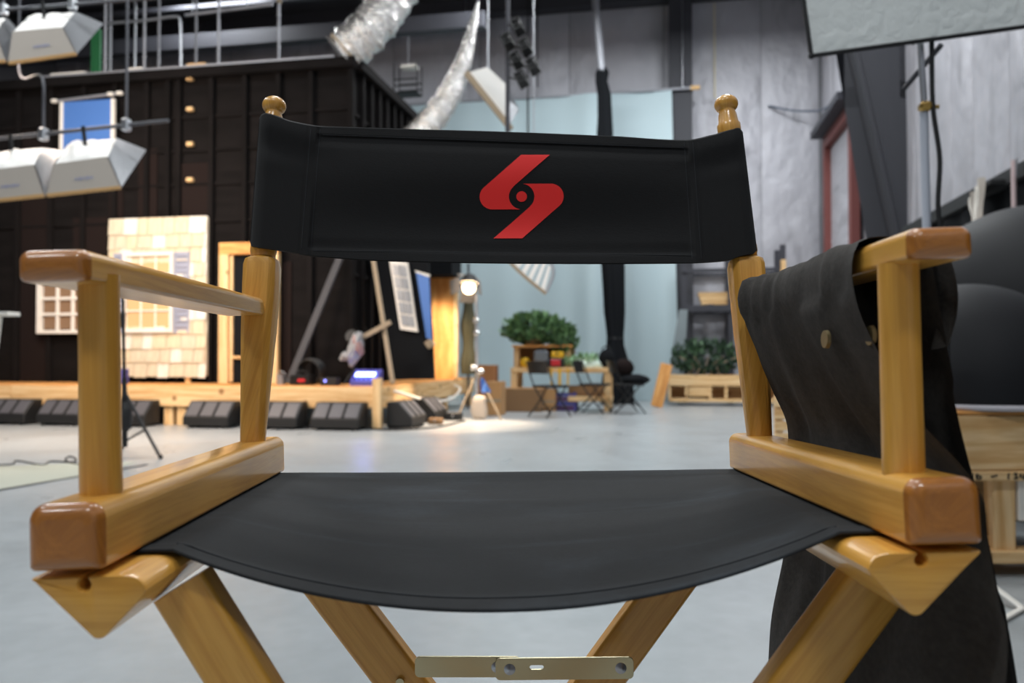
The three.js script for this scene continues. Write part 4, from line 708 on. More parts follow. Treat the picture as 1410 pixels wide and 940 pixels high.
{
  const S = [[75, 226], [148, 216], [160, 191], [95, 198]], O = [[65, 269], [166, 258], [200, 207], [104, 217]], D = 7.6;
  softBox('pale studio soft box on the low pipe, in front of the blue screen', S, O, D, 0.55, 'soft boxes on the pipes', 0.22);
  softBox('pale studio soft box on the low pipe, away from the blue screen', [[-25, 236], [47, 227], [58, 204], [-3, 210]], [[-34, 279], [61, 269], [83, 208], [6, 226]], D, 0.55, 'soft boxes on the pipes', 0.22);
  const D2 = 8.4;
  softBox('pale studio soft box on the high pipe, next to the green cloth', [[18, 44], [86, 38], [103, 17], [43, 22]], [[12, 87], [105, 74], [141, 33], [60, 42]], D2, 0.6, 'soft boxes on the pipes', 0.2);
  softBox('pale studio soft box on the high pipe, away from the green cloth', [[-70, 50], [-6, 44], [8, 25], [-48, 29]], [[-78, 90], [8, 84], [24, 42], [-45, 50]], D2, 0.6, 'soft boxes on the pipes', 0.2);
  const pipe = (label, a, b, d, drops) => { const t = thing('light_pipe', label, 'pipe', at((a[0] + b[0]) / 2, (a[1] + b[1]) / 2, d)); world(t, 'pipe_shaft', rod(at(a[0], a[1], d), at(b[0], b[1], d), 0.018), M.darkPipe); for (const [px, py, bend] of drops) { const p = at(px, py, d); if (bend) { const k1 = at(px, py - 72, d), k2 = at(px - 34, py - 90, d + 1.6); world(t, 'drop_pipe', tube([p, p.clone().lerp(k1, 0.5), k1, k2, k2.clone().setY(k2.y + 0.6), k2.clone().setY(CEIL - 0.004)], 0.014, 60, 8), M.darkPipe); } else world(t, 'drop_pipe', rod(p, p.clone().setY(CEIL - 0.004), 0.013), M.darkPipe); world(t, 'clamp', cbox(0.07, 0.12, 0.08, 0.012).translate(p.x, p.y, p.z), M.steel); } };
  pipe('low horizontal light pipe carrying two soft boxes', [-60, 197], [232, 166], D + 0.28, [[60, 185, 1], [174, 172]]);
  pipe('high horizontal light pipe carrying two soft boxes', [-60, 18], [215, -3], D2 + 0.3, [[5, 13], [100, 6]]);
}
// silvery flexible ducts
{
  const duct = (label, pts, d, r0, r1, closed) => {
    const cv = new THREE.CatmullRomCurve3(pts.map(([x, y, k]) => at(x, y, d + (k || 0)))), n = 90, rings = [], fr = cv.computeFrenetFrames(n, false);
    for (let i = 0; i <= n; i++) { const t = i / n, c = cv.getPointAt(t), R = lerp(r0, r1, t) * (1 + 0.04 * Math.sin(i * 1.9) + 0.03 * Math.sin(i * 0.7)) * (closed ? Math.pow(Math.min(1, t / 0.5), 0.45) : 1), o = []; for (let k = 0; k < 22; k++) { const a = k / 22 * 6.2832; o.push(c.clone().addScaledVector(fr.normals[i], R * Math.cos(a)).addScaledVector(fr.binormals[i], R * Math.sin(a) * (1 + 0.06 * Math.sin(i * 0.9 + k)))); } rings.push(o); }
    const t = thing('air_duct', label, 'duct', cv.getPointAt(1), 'silver flexible ducts'); world(t, 'duct_skin', loft(rings), M.foilDuct); return { t, cv };
  };
  const d1 = duct('fat silver foil duct running up from the set roof corner', [[640, -110, 0.3], [556, -24, 0.1], [520, 28, 0], [486, 62, 0], [470, 76, 0]], 11.2, 0.25, 0.29);
  world(d1.t, 'collar', new THREE.TorusGeometry(0.26, 0.03, 8, 26).applyMatrix4(frameOf(d1.cv.getPointAt(0.97), ...(() => { const t = d1.cv.getTangentAt(0.97), x = t.clone().cross(V(0, 1, 0)).normalize(); return [x, t.clone().cross(x), t]; })())), M.bark);
  const d2 = duct('pale silver duct tapering to a point, hung before the rear wall', [[658, 2, 0], [650, 40, 0], [636, 90, 0], [613, 140, 0], [580, 184, 0], [540, 222, 0]], 11.6, 0.1, 0.24, true);
  { const p = at(658, 4, 11.6); world(d2.t, 'hanger', rod(p, p.clone().setY(CEIL), 0.008), M.steel); }
}
// white reflector box and louvred skirt hanging near the rear wall
{
  const D = 10.4, quad = (a, th = 0.05) => { const f = a.map(([x, y, k]) => at(x, y, D + (k || 0))); return crease(loft([f.map((p) => p.clone().addScaledVector(fwd, th)), f]), 0.3); };
  const t = thing('reflector_box', 'white tilted reflector box with tan rim hung above the chair back', 'reflector', at(672, 140, D));
  world(t, 'white_panel', quad([[644, 100], [671, 92], [699, 118], [702, 172]]), M.muslin); world(t, 'side_panel', quad([[671, 92, 0.1], [699, 118, 0.1], [714, 150, 0.4], [702, 172, 0.1]]), M.silver); world(t, 'rim', bar(at(642, 100, D - 0.05), at(704, 178, D - 0.05), 0.07, 0.07, fwd), M.bark);
  const p = at(672, 95, D + 0.1); world(t, 'hanger', rod(p, p.clone().setY(CEIL), 0.01), M.steel);
  const p2 = at(728, 385, D);
  const s = thing('louvred_skirt', 'curved white louvred lamp skirt with tan rim hung below the chair back', 'lamp skirt', p2);
  const rimP = []; for (let i = 0; i <= 20; i++) { const a = i / 20; rimP.push(at(lerp(688, 752, a), 338 + 66 * Math.pow(a, 0.72), D)); }
  world(s, 'rim', tube(rimP, 0.022, 40, 8), M.bark);
  for (let i = 0; i < 7; i++) { const a0 = i / 7 + 0.02, a1 = a0 + 0.085, pt = (a, k) => k ? [lerp(720, 760, a), 318 + 52 * a] : [lerp(688, 752, a), 338 + 66 * Math.pow(a, 0.72)]; world(s, 'louvre', quad([[...pt(a0, 1)], [...pt(a1, 1)], [...pt(a1, 0)], [...pt(a0, 0)]], 0.03), M.muslin); }
  const h = at(735, 320, D); world(s, 'hanger', rod(h, h.clone().setY(CEIL), 0.008), M.steel); world(s, 'top_hoop', tube([at(718, 316, D), at(738, 330, D), at(762, 372, D), at(752, 403, D)], 0.018, 30, 8), M.pipe);
}
// cluster of black lamps on a pole
{
  const D = 9.8, t = thing('lamp_pole', 'dark vertical pole carrying a cluster of small black lamps', 'pole', at(699, 180, D)); const b = at(699, 182, D), p = at(699, 0, D); world(t, 'pole_shaft', rod(b, b.clone().setY(CEIL), 0.028), M.darkSteel);
  [[713, 38, 'topmost on the pole'], [699, 58, 'hugging the pole'], [723, 66, 'below the topmost lamp'], [711, 84, 'in the middle of the cluster'], [734, 92, 'sticking out furthest'], [718, 110, 'lowest on the pole']].forEach(([px, py, w]) => {
    const c = at(px, py, D - 0.1), l = thing('par_lamp', 'small black square lamp head, ' + w, 'lamp', c, 'black lamps on the pole');
    local(l, 'housing', crease(new THREE.CylinderGeometry(0.06, 0.085, 0.16, 4).rotateY(0.78).rotateX(1.1).rotateZ(0.5), 0.3), M.black); local(l, 'bezel', crease(new THREE.TorusGeometry(0.075, 0.016, 6, 4).rotateZ(0.5 + 0.78).translate(0, 0.02, 0.08), 0.3), M.blackGloss); local(l, 'arm', rod(V(0, 0, -0.02), at(699, py - 4, D).sub(c), 0.012), M.black);
  });
  for (const [px, label] of [[727, 'thin dark cable hanging beside the lamp cluster'], [740, 'thin dark cable hanging beyond the lamp cluster']]) { const a = onZ(px, 60, ZB + 0.6); single('hanging_cable', label, 'cable', rod(V(a.x, onZ(px, px === 727 ? 185 : 120, ZB + 0.6).y, a.z), V(a.x, CEIL, a.z), 0.015), M.black); }
  // work platform with a lit lamp behind the set corner
  const q = onZ(562, 130, -14.6), k = thing('work_basket', 'small black wire basket lamp above the set roof edge', 'lamp', V(q.x, q.y, q.z)); const bx = 0.22;
  for (const y of [0, 0.12, 0.24]) for (const s of [-1, 1]) { local(k, 'basket_bar', rod(V(-bx, y, s * 0.15), V(bx, y, s * 0.15), 0.014), M.black); }
  for (const sx of [-1, 1]) for (const sz of [-1, 1]) local(k, 'basket_post', rod(V(sx * bx, 0, sz * 0.15), V(sx * bx, 0.55, sz * 0.15), 0.012), M.black); local(k, 'lamp_head', cbox(0.3, 0.07, 0.2, 0.01).translate(0.03, 0.5, 0), M.whitePaint); local(k, 'basket_floor', cbox(0.44, 0.02, 0.3).translate(0, 0, 0), M.black);
  local(k, 'hanger', rod(V(0, 0.5, 0), V(0, CEIL - q.y, 0), 0.01), M.pipe);
}

// ------------------------------------------------------------------ rear of the hall
// pale blue backdrop cloth on a pipe
{
  const z = ZB + 0.55, tl = onZ(480, 139, z), tr = onZ(925, 122, z), br = onZ(934, 552, z);
  const t = thing('backdrop', 'tall pale blue backdrop cloth hanging before the rear wall', 'backdrop', V((tl.x + tr.x) / 2, 0, z));
  const top = (u) => lerp(tl.y, tr.y, u);
  world(t, 'cloth', surface(120, 30, (u, v) => { const x = lerp(tl.x - 2, tr.x + 0.12 * (1 - v), u), xr = x - tr.x, fold = 0.22 * Math.exp(-Math.pow((xr + 1.55) / 0.28, 2)) * (1 - 0.6 * v) + 0.025 * Math.sin(x * 3.1) + 0.012 * Math.sin(x * 7.7 + v * 2); const p = V(x, v * tr.y + 0.003, z + fold - 0.1); p.uv = [x, v * tr.y]; return p; }), M.backdrop);
  const ya = tr.y + 0.02; world(t, 'top_pipe', rod(V(tl.x - 2, ya, z - 0.1), V(onZ(960, 122, z).x, ya, z - 0.1), 0.03), M.pipe);
  world(t, 'pipe_end', rod(V(onZ(951, 122, z).x, ya, z - 0.1), V(onZ(964, 122, z).x, ya, z - 0.1), 0.045), M.pine);
  for (const px of [640, 940]) { const x = onZ(px, 122, z).x; world(t, 'hanger', rod(V(x, ya, z - 0.1), V(x, CEIL, z - 0.1), 0.008), M.steel); }
}
// black curtain gathered on a hanging pipe
{
  const z = ZB + 1.5, prof = [[92, 829, 5], [100, 829, 9], [112, 828, 8], [130, 832, 9], [160, 833, 9.5], [190, 833, 11], [300, 840, 14], [365, 844, 15.5], [430, 846, 14.5], [463, 847, 11.5], [475, 847, 12], [500, 849, 17], [530, 850, 22], [546, 850, 23]];
  const t = thing('black_curtain', 'long black curtain tied at the waist before the blue backdrop', 'curtain', V(onZ(849, 540, z).x, 0, z));
  const rings = prof.map(([y, x, w]) => { const c = onZ(x, y, z), R = w / FOCAL * 14.3, o = []; if (y === 546) c.y = 0.004; for (let k = 0; k < 48; k++) { const a = k / 48 * 6.2832, f = 1 + 0.13 * Math.sin(a * 8 + y * 0.01) + 0.05 * Math.sin(a * 13); o.push(V(c.x + R * f * Math.cos(a), c.y, c.z + 0.7 * R * f * Math.sin(a))); } return o; });
  world(t, 'cloth', loft(rings), M.blackCloth);
  const a = onZ(829, 100, z), b = onZ(824, 40, z); world(t, 'pipe_shaft', rod(a.clone().add(V(0, 0, 0)), V(b.x - 0.12, CEIL, z), 0.07), M.pipe); const tie = onZ(847, 466, z); world(t, 'tie_band', new THREE.TorusGeometry(0.13, 0.025, 8, 24).scale(1, 0.7, 1).rotateX(Math.PI / 2).translate(tie.x, tie.y, tie.z), M.black);
}
// foliage: leaf blades on short stems around a spot
function foliage(t, name, c, rx, ry, rz, n, size, mats, label) {
  const lists = mats.map(() => []);
  for (let i = 0; i < n; i++) {
    let v; do { v = V(rr(-1, 1), rr(-0.8, 1), rr(-1, 1)); } while (v.length() > 1); v.setLength(Math.pow(v.length(), 0.6));
    const s = size * rr(0.7, 1.3), g = new THREE.BufferGeometry(), w = 0.28;
    const pts = [[0, 0, 0], [w, 0.35, 0.06], [w * 0.7, 0.75, 0.02], [0, 1, -0.1], [-w * 0.7, 0.75, 0.02], [-w, 0.35, 0.06], [0, 0.4, -0.04]];
    g.setAttribute('position', new THREE.Float32BufferAttribute([[6, 0, 1], [6, 1, 2], [6, 2, 3], [6, 3, 4], [6, 4, 5], [6, 5, 0]].flat().flatMap((k) => pts[k].map((q) => q * s)), 3)); g.setAttribute('uv', new THREE.Float32BufferAttribute(new Float32Array(36), 2)); g.computeVertexNormals();
    g.rotateX(rr(-0.4, 1.6)).rotateZ(rr(-0.8, 0.8)).rotateY(rr(0, 6.28)); g.translate(c.x + v.x * rx, c.y + v.y * ry, c.z + v.z * rz); lists[Math.floor(rnd() * mats.length)].push(g);
  }
  lists.forEach((l, i) => { if (l.length) { const m = world(t, name, merge(l), mats[i], label); m.userData.kind = 'stuff'; } });
}
const potShape = (r, h) => crease(new THREE.LatheGeometry([[0.001, 0], [r * 0.75, 0], [r * 0.95, h * 0.85], [r * 1.04, h * 0.86], [r * 1.04, h], [r * 0.92, h], [r * 0.9, h * 0.9], [0.001, h * 0.88]].map((a) => new THREE.Vector2(...a)), 24), 0.5);
const dT = 12.6;                                                     // distance of the work table
{
  const z = onY(770, 566, 0).z, P = (px, py, dz = 0) => onZ(px, py, z + dz), a = P(703, 510), b = P(841, 510), tt = P(770, 506).y, cx = (a.x + b.x) / 2, w = b.x - a.x;
  const t = thing('work_table', 'raw pine work table with upper shelf before the blue backdrop', 'table', V(cx, 0, z - 0.3));
  const topT = 0.05, dp = 0.6;
  world(t, 'tabletop', boxAt(a.x, b.x, tt - topT * 1.6, tt, z - dp, z), M.pine);
  for (const x of [a.x + 0.05, b.x - 0.06]) for (const zz of [z - 0.06, z - dp + 0.06]) world(t, 'leg', boxAt(x - 0.05, x + 0.05, 0, tt - topT * 1.6, zz - 0.045, zz + 0.045), M.pine);
  const sy = P(770, 548).y; world(t, 'lower_shelf', boxAt(P(782, 500).x, b.x, sy - 0.05, sy + 0.03, z - dp + 0.03, z + 0.005), M.pine);
  const up = P(705, 478).y; for (const px of [707, 779]) world(t, 'upright', boxAt(P(px, 500).x - 0.045, P(px, 500).x + 0.045, tt, up, z - 0.35, z - 0.27), M.pine);
  world(t, 'upper_shelf', boxAt(P(702, 480).x, P(786, 480).x, up, up + 0.04, z - dp, z - 0.18), M.ply);
  world(t, 'back_board', boxAt(P(702, 480).x, P(786, 480).x, tt, up, z - dp - 0.02, z - dp), M.cardDark);
  const on = (px, dz = -0.2) => V(P(px, 500, dz).x, tt, z + dz);
  { const p = V(P(735, 500, -0.4).x, up + 0.04, z - 0.38), q = thing('potted_plant', 'broad dark green potted plant on the upper table shelf', 'plant', p); local(q, 'pot', potShape(0.16, 0.1), M.cardDark); foliage(q, 'foliage', p.clone().add(V(0.02, 0.22, 0)), 0.52, 0.26, 0.28, 900, 0.13, [M.leaf, M.leafLight, M.leafLight]); }
  { const p = V(P(774, 500, -0.4).x, up + 0.04, z - 0.36), q = thing('potted_plant', 'lighter green trailing potted plant at the shelf end', 'plant', p); local(q, 'pot', potShape(0.11, 0.1), M.bark); foliage(q, 'foliage', p.clone().add(V(0.02, 0.08, 0)), 0.22, 0.26, 0.22, 420, 0.11, [M.leaf, M.leafLight]); }
  { const q = thing('round_jar', 'round yellow jar on the pine work table', 'jar', on(723)); local(q, 'body', crease(new THREE.LatheGeometry([[0.001, 0], [0.06, 0], [0.085, 0.05], [0.085, 0.1], [0.06, 0.14], [0.001, 0.145]].map((v) => new THREE.Vector2(...v)), 24), 0.5), M.yellow); local(q, 'lid', new THREE.CylinderGeometry(0.055, 0.06, 0.02, 20).translate(0, 0.15, 0), M.yellow); }
  { const q = thing('equipment_case', 'upright slate grey equipment case on the work table', 'case', on(745, -0.15)); local(q, 'body', cbox(0.23, 0.28, 0.12, 0.03).translate(0, 0.14, 0), M.greyPlastic); local(q, 'handle', tube([V(-0.05, 0.275, 0), V(-0.04, 0.31, 0), V(0.04, 0.31, 0), V(0.05, 0.275, 0)], 0.008, 14, 6), M.black); }
  { const q = thing('tool_tote', 'black tote with red front panel on the work table', 'tote', on(766)); local(q, 'body', cbox(0.24, 0.15, 0.18, 0.02).translate(0, 0.075, 0), M.black); local(q, 'front_panel', cbox(0.15, 0.1, 0.02, 0.008).translate(0, 0.08, 0.095), M.red, 'red front panel'); }
  { const q = thing('yellow_case', 'small yellow case stacked on the black tote', 'case', on(768).setY(tt + 0.15)); local(q, 'body', cbox(0.2, 0.11, 0.14, 0.02).translate(0, 0.055, 0), M.yellow); local(q, 'latch', cbox(0.04, 0.03, 0.012, 0.003).translate(0, 0.07, 0.072), M.black); }
  for (const [px, label] of [[765, 'yellow webbing loop hung from the table edge, beside the folding chair'], [777, 'yellow webbing loop hung from the table edge, beside the blue crate']]) { const p = P(px, 512); single('webbing_loop', label, 'strap', tube([V(p.x - 0.06, tt - 0.01, z + 0.03), V(p.x - 0.062, tt - 0.2, z + 0.03), V(p.x - 0.05, tt - 0.29, z + 0.03), V(p.x + 0.05, tt - 0.29, z + 0.03), V(p.x + 0.062, tt - 0.2, z + 0.03), V(p.x + 0.06, tt - 0.01, z + 0.03)], 0.016, 50, 6), M.yellow, 'yellow webbing loops'); }
  { const p = on(808, -0.3), q = thing('wrapped_greens', 'heap of pale wrapped greenery on the table end', 'greenery', p); local(q, 'wrapping', (() => { const g = new THREE.SphereGeometry(1, 24, 12, 0, 6.2832, 0, Math.PI / 2), a = g.attributes.position; for (let i = 0; i < a.count; i++) { const k = 0.75 + 0.5 * fbm((a.getX(i) + 1) / 2.1, (a.getZ(i) + a.getY(i) + 1) / 3.1, 6, 6, 2, 44); a.setXYZ(i, a.getX(i) * 0.27 * k, a.getY(i) * 0.17 * k, a.getZ(i) * 0.16 * k); } g.computeVertexNormals(); return g; })(), std({ color: 0xc3d6cc, roughness: 0.35 }), 'pale translucent wrapping'); foliage(q, 'foliage', p.clone().add(V(-0.1, 0.09, 0.06)), 0.3, 0.1, 0.12, 150, 0.09, [M.leafPale, M.leafLight]); }
  { const q = thing('black_bag', 'black bag slumped at the table end', 'bag', on(835, -0.35)); local(q, 'body', (() => { const g = new THREE.SphereGeometry(0.13, 20, 14); g.scale(1, 1.2, 0.8); g.translate(0, 0.14, 0); const a = g.attributes.position; for (let i = 0; i < a.count; i++) a.setY(i, Math.max(0, a.getY(i))); g.computeVertexNormals(); return g; })(), M.blackCloth); local(q, 'strap', new THREE.TorusGeometry(0.07, 0.01, 6, 18, Math.PI).translate(0, 0.27, 0), M.black); }
  { const p = P(776, 556, -0.2).setY(0), q = thing('plastic_crate', 'blue and purple plastic crate under the work table', 'crate', p); for (const s of [-1, 1]) { for (let k = 0; k < 4; k++) { local(q, 'slat', boxAt(-0.2, 0.2, 0.02 + k * 0.07, 0.07 + k * 0.07, s * 0.15 - 0.008, s * 0.15 + 0.008), k % 2 ? M.bluePlastic : M.redPurple || (M.redPurple = std({ color: 0x5e3a6a, roughness: 0.5 }))); local(q, 'slat', boxAt(s * 0.2 - 0.008, s * 0.2 + 0.008, 0.02 + k * 0.07, 0.07 + k * 0.07, -0.14, 0.14), M.bluePlastic); } for (const u of [-1, 1]) local(q, 'corner_post', boxAt(s * 0.2 - 0.02, s * 0.2 + 0.02, 0, 0.3, u * 0.14 - 0.02, u * 0.14 + 0.02), M.bluePlastic); } local(q, 'base', boxAt(-0.2, 0.2, 0.005, 0.02, -0.15, 0.15), M.bluePlastic); }
  { const p = P(811, 540, -0.35), q = thing('storage_tray', 'dark brown storage tray on the lower table shelf', 'tray', V(p.x, sy + 0.03, z - 0.3)); local(q, 'base', boxAt(-0.3, 0.25, 0, 0.02, -0.16, 0.16), M.cardDark); for (const s of [-1, 1]) { local(q, 'side', boxAt(-0.3, 0.25, 0.02, 0.16, s * 0.16 - 0.01, s * 0.16 + 0.01), M.cardDark); local(q, 'end', boxAt(s * 0.275 - 0.035, s * 0.275 - 0.015, 0.02, 0.16, -0.15, 0.15), M.cardDark); } }
}
// folding chairs
{
  const fold = (label, px, py, turn, extra) => {
    const p = onY(px, py, 0), t = thing('folding_chair', label, 'chair', p, 'black folding chairs', turn);
    local(t, 'seat', crease(new THREE.ExtrudeGeometry(new THREE.Shape(roundRing(0.4, 0.38, 0.05, 5).map((a) => new THREE.Vector2(...a))), { depth: 0.02, bevelEnabled: true, bevelThickness: 0.006, bevelSize: 0.006, bevelSegments: 2 }).rotateX(-Math.PI / 2).translate(0, 0.43, 0.02), 0.4), M.black);
    local(t, 'backrest', surface(14, 6, (u, v) => V((u - 0.5) * 0.4, 0.62 + v * 0.18, -0.23 - 0.05 * v - 0.03 * Math.sin(Math.PI * u))), M.blackGloss);
    for (const s of [-1, 1]) { local(t, 'front_leg', tube([V(s * 0.2, 0.8, -0.27), V(s * 0.2, 0.45, -0.12), V(s * 0.2, 0.011, 0.22)], 0.011, 20, 6), M.blackGloss); local(t, 'rear_leg', tube([V(s * 0.18, 0.43, 0.14), V(s * 0.18, 0.2, -0.05), V(s * 0.18, 0.011, -0.25)], 0.011, 20, 6), M.blackGloss); }
    local(t, 'stretcher', rod(V(-0.2, 0.13, 0.135), V(0.2, 0.13, 0.135), 0.008), M.blackGloss); local(t, 'stretcher', rod(V(-0.18, 0.12, -0.14), V(0.18, 0.12, -0.14), 0.008), M.blackGloss);
  };
  fold('black folding chair standing sideways beside the cardboard crate', 757, 574, 2.5); fold('black folding chair standing in front of the lower table shelf', 818, 569, 1.3); fold('black folding chair by the black curtain with bags on it', 864, 569, 1.9);
  const p = onY(868, 569, 0); const bag = (label, dx, dy, sx, sy, sz, mat) => single('duffel_bag', label, 'bag', (() => { const g = new THREE.SphereGeometry(1, 22, 14), a = g.attributes.position; for (let i = 0; i < a.count; i++) { const x = a.getX(i), y = a.getY(i), zq = a.getZ(i), k = 0.88 + 0.26 * fbm((x + 1) / 2.1, (zq + y + 2) / 4.1, 6, 6, 2, 55); a.setXYZ(i, Math.sign(x) * Math.pow(Math.abs(x), 0.8) * sx * k, Math.max(-0.8, y) * sy * k, zq * sz * k); } g.computeVertexNormals(); return g.translate(p.x + dx, 0.45 + sy * 0.8 + dy, p.z); })(), mat);
  bag('black duffel bag lying on the folding chair seat', 0.06, 0, 0.24, 0.08, 0.16, M.blackCloth); bag('dark brown bag propped on top of the duffel', -0.08, 0.14, 0.14, 0.13, 0.1, M.setBrown);
}
// cartons and crate on the floor, left of the table
{
  const carton = (name, label, px0, px1, pyT, pyB, depth, mat, flaps) => { const z = onY((px0 + px1) / 2, pyB, 0).z, a = onZ(px0, pyT, z), b = onZ(px1, pyB, z), w = b.x - a.x, h = a.y, t = thing(name, label, 'box', V((a.x + b.x) / 2, 0, z - depth / 2)); local(t, 'body', boxAt(-w / 2, w / 2, 0, h, -depth / 2, depth / 2, 0.006), mat); for (const s of [-1, 1]) local(t, 'flap', cbox(w - 0.01, 0.006, depth / 2 - 0.004, 0.001).translate(0, h + 0.004, s * depth / 4), M.cardboard); if (flaps) local(t, 'tape', boxAt(-w / 2 + 0.01, w / 2 - 0.01, h * 0.4, h * 0.5, depth / 2, depth / 2 + 0.003, 0.0005), M.bark); return t; };
  carton('cardboard_carton', 'tall light brown carton beside the lamp stand', 668, 690, 526, 572, 0.35, M.cardboard, true);
  carton('cardboard_carton', 'dark brown long carton between tall carton and work table', 692, 745, 535, 567, 0.5, M.cardDark, false);
  carton('cardboard_carton', 'small pale carton between the long carton and the folding chair', 746, 765, 536, 566, 0.3, M.cardboard, true);
  const z = onY(672, 566, 0).z; carton('cardboard_carton', 'reddish upright carton behind the lamp stand', 655, 681, 503, 565, 0.3, std({ color: 0xa8744a, roughness: 0.9 }), false);
}
// tungsten work lamp on a stand, lit
{
  const f = onY(657, 577, 0), z = f.z, P = (px, py, dz = 0) => onZ(px, py, z + dz), hd = P(645, 390), t = thing('work_lamp', 'lit tungsten work lamp with barn doors on a tall stand', 'lamp', f);
  world(t, 'stand_pole', rod(V(f.x, 0.02, z), P(656, 405), 0.018), M.pipe);
  for (const [px, py, zz] of [[629, 573, 0.15], [690, 578, 0.1], [658, 562, -0.35]]) { const q = P(px, py, zz); q.y = 0.01; world(t, 'leg', rod(q, V(f.x, P(657, 512).y, z), 0.014), M.bark); }
  for (const [px, py] of [[655, 441], [656, 458], [652, 506], [662, 511]]) { const q = P(px, py, 0.02); world(t, 'clamp', cbox(0.09, 0.07, 0.08, 0.025).translate(q.x, q.y, q.z), M.chrome, 'shiny clamp'); }
  const aim = onZ(604, 470, -13.0), dir = aim.clone().sub(hd).normalize();
  world(t, 'lamp_head', crease(new THREE.CylinderGeometry(0.12, 0.08, 0.16, 22).applyMatrix4(axisFrame(hd.clone().addScaledVector(dir, -0.14), hd)), 0.4), M.black);
  world(t, 'lens', new THREE.CylinderGeometry(0.11, 0.11, 0.01, 22).applyMatrix4(axisFrame(hd, hd.clone().addScaledVector(dir, 0.01))), std({ color: 0xffe0b0, emissive: new THREE.Color(1, 0.68, 0.36), emissiveIntensity: 9, roughness: 0.5 }));
  const sx = dir.clone().cross(V(0, 1, 0)).normalize(), sy = sx.clone().cross(dir);
  for (const [ox, oy] of [[1, 0], [-1, 0], [0, 1], [0, -1]]) { const o = sx.clone().multiplyScalar(ox).addScaledVector(sy, oy), a = hd.clone().addScaledVector(o, 0.12).addScaledVector(dir, 0.02), b = hd.clone().addScaledVector(o, 0.22).addScaledVector(dir, 0.17); world(t, 'barn_door', bar(a, b, 0.22, 0.008, o.clone().multiplyScalar(-1).addScaledVector(dir, 0.4)), M.steelDoor || (M.steelDoor = std({ color: 0x8a8076, roughness: 0.5 }))); }
  const s = new THREE.SpotLight(new THREE.Color(1, 0.8, 0.58), 50, 0, 0.34, 0.5, 2); s.position.copy(hd).addScaledVector(dir, 0.06); s.target.position.copy(aim); s.castShadow = true; s.shadow.radius = 5; s.name = 'work_lamp_light'; scene.add(s, s.target);
  // second lamp of the stand, facing down to the floor in front
  const h2 = P(646, 391, 0.22), a2 = onY(634, 583, 0), d2 = a2.clone().sub(h2).normalize();
  world(t, 'lamp_head', crease(new THREE.CylinderGeometry(0.13, 0.08, 0.14, 20).applyMatrix4(axisFrame(h2.clone().addScaledVector(d2, -0.1), h2)), 0.4), M.black);
  world(t, 'lens', new THREE.CylinderGeometry(0.125, 0.125, 0.01, 20).applyMatrix4(axisFrame(h2, h2.clone().addScaledVector(d2, 0.01))), std({ color: 0xffe0b0, emissive: new THREE.Color(1, 0.7, 0.4), emissiveIntensity: 9, roughness: 0.5 }));
  const s2 = new THREE.SpotLight(new THREE.Color(1, 0.74, 0.5), 34, 0, 0.62, 0.35, 2); s2.position.copy(h2).addScaledVector(d2, 0.16); s2.target.position.copy(a2); s2.castShadow = true; s2.shadow.radius = 4; s2.name = 'floor_lamp_light'; scene.add(s2, s2.target);
  { const bp = h2.clone().addScaledVector(d2, 0.05); world(t, 'bulb', new THREE.SphereGeometry(0.09, 18, 12).scale(1, 1, 1).translate(bp.x, bp.y, bp.z), std({ color: 0xffe8c8, emissive: new THREE.Color(1, 0.74, 0.45), emissiveIntensity: 10, roughness: 0.5 })); }
  // white sandbag and blue rag hung on the stand
  { const c = P(660, 560, 0.08); single('sand_bag', 'white sandbag slung on the lamp stand legs', 'bag', (() => { const g = new THREE.SphereGeometry(1, 20, 14), a = g.attributes.position; for (let i = 0; i < a.count; i++) { const y = a.getY(i), k = 0.85 + 0.3 * fbm((a.getX(i) + 1) / 2.1, (y + 1) / 2.1, 5, 5, 2, 66); const sg = (q, e) => Math.sign(q) * Math.pow(Math.abs(q), e); a.setXYZ(i, sg(a.getX(i), 0.6) * 0.11 * k * (1 - 0.15 * y), sg(y, 0.6) * 0.15 * (0.9 + 0.2 * k), sg(a.getZ(i), 0.7) * 0.06 * k); } g.computeVertexNormals(); return g.translate(c.x, 0.17, c.z); })(), M.sack); }
  { const c = P(664, 528, 0.06); single('blue_rag', 'blue rag tied to the lamp stand', 'rag', surface(8, 12, (u, v) => V(c.x + (u - 0.5) * 0.1 * (0.4 + v) + 0.05 * v, c.y + 0.08 - v * 0.2, c.z + 0.025 * Math.sin(u * 7 + v * 5))), M.blue); }
  // hanging olive cloth on a pole beside the lamp
  { const b = onZ(645, 515, -13.6), tp = onZ(645, 395, -13.6), o = thing('cloth_pole', 'olive cloth bundled round a pole behind the lit lamp', 'cloth', V(b.x, 0, -13.6)); world(o, 'pole_shaft', rod(V(b.x, 0, -13.6), V(tp.x, tp.y + 0.4, -13.6), 0.02), M.darkSteel); const R = []; for (let i = 0; i <= 16; i++) { const v = i / 16, y = lerp(b.y, tp.y, v), ring = []; for (let k = 0; k < 26; k++) { const a = k / 26 * 6.2832, r = (0.12 - 0.03 * v + 0.02 * Math.sin(v * 14)) * (1 + 0.14 * Math.sin(a * 6 + v * 3)); ring.push(V(b.x + r * Math.cos(a), y, -13.6 + r * Math.sin(a))); } R.push(ring); } world(o, 'cloth', loft(R), M.olive); }
}
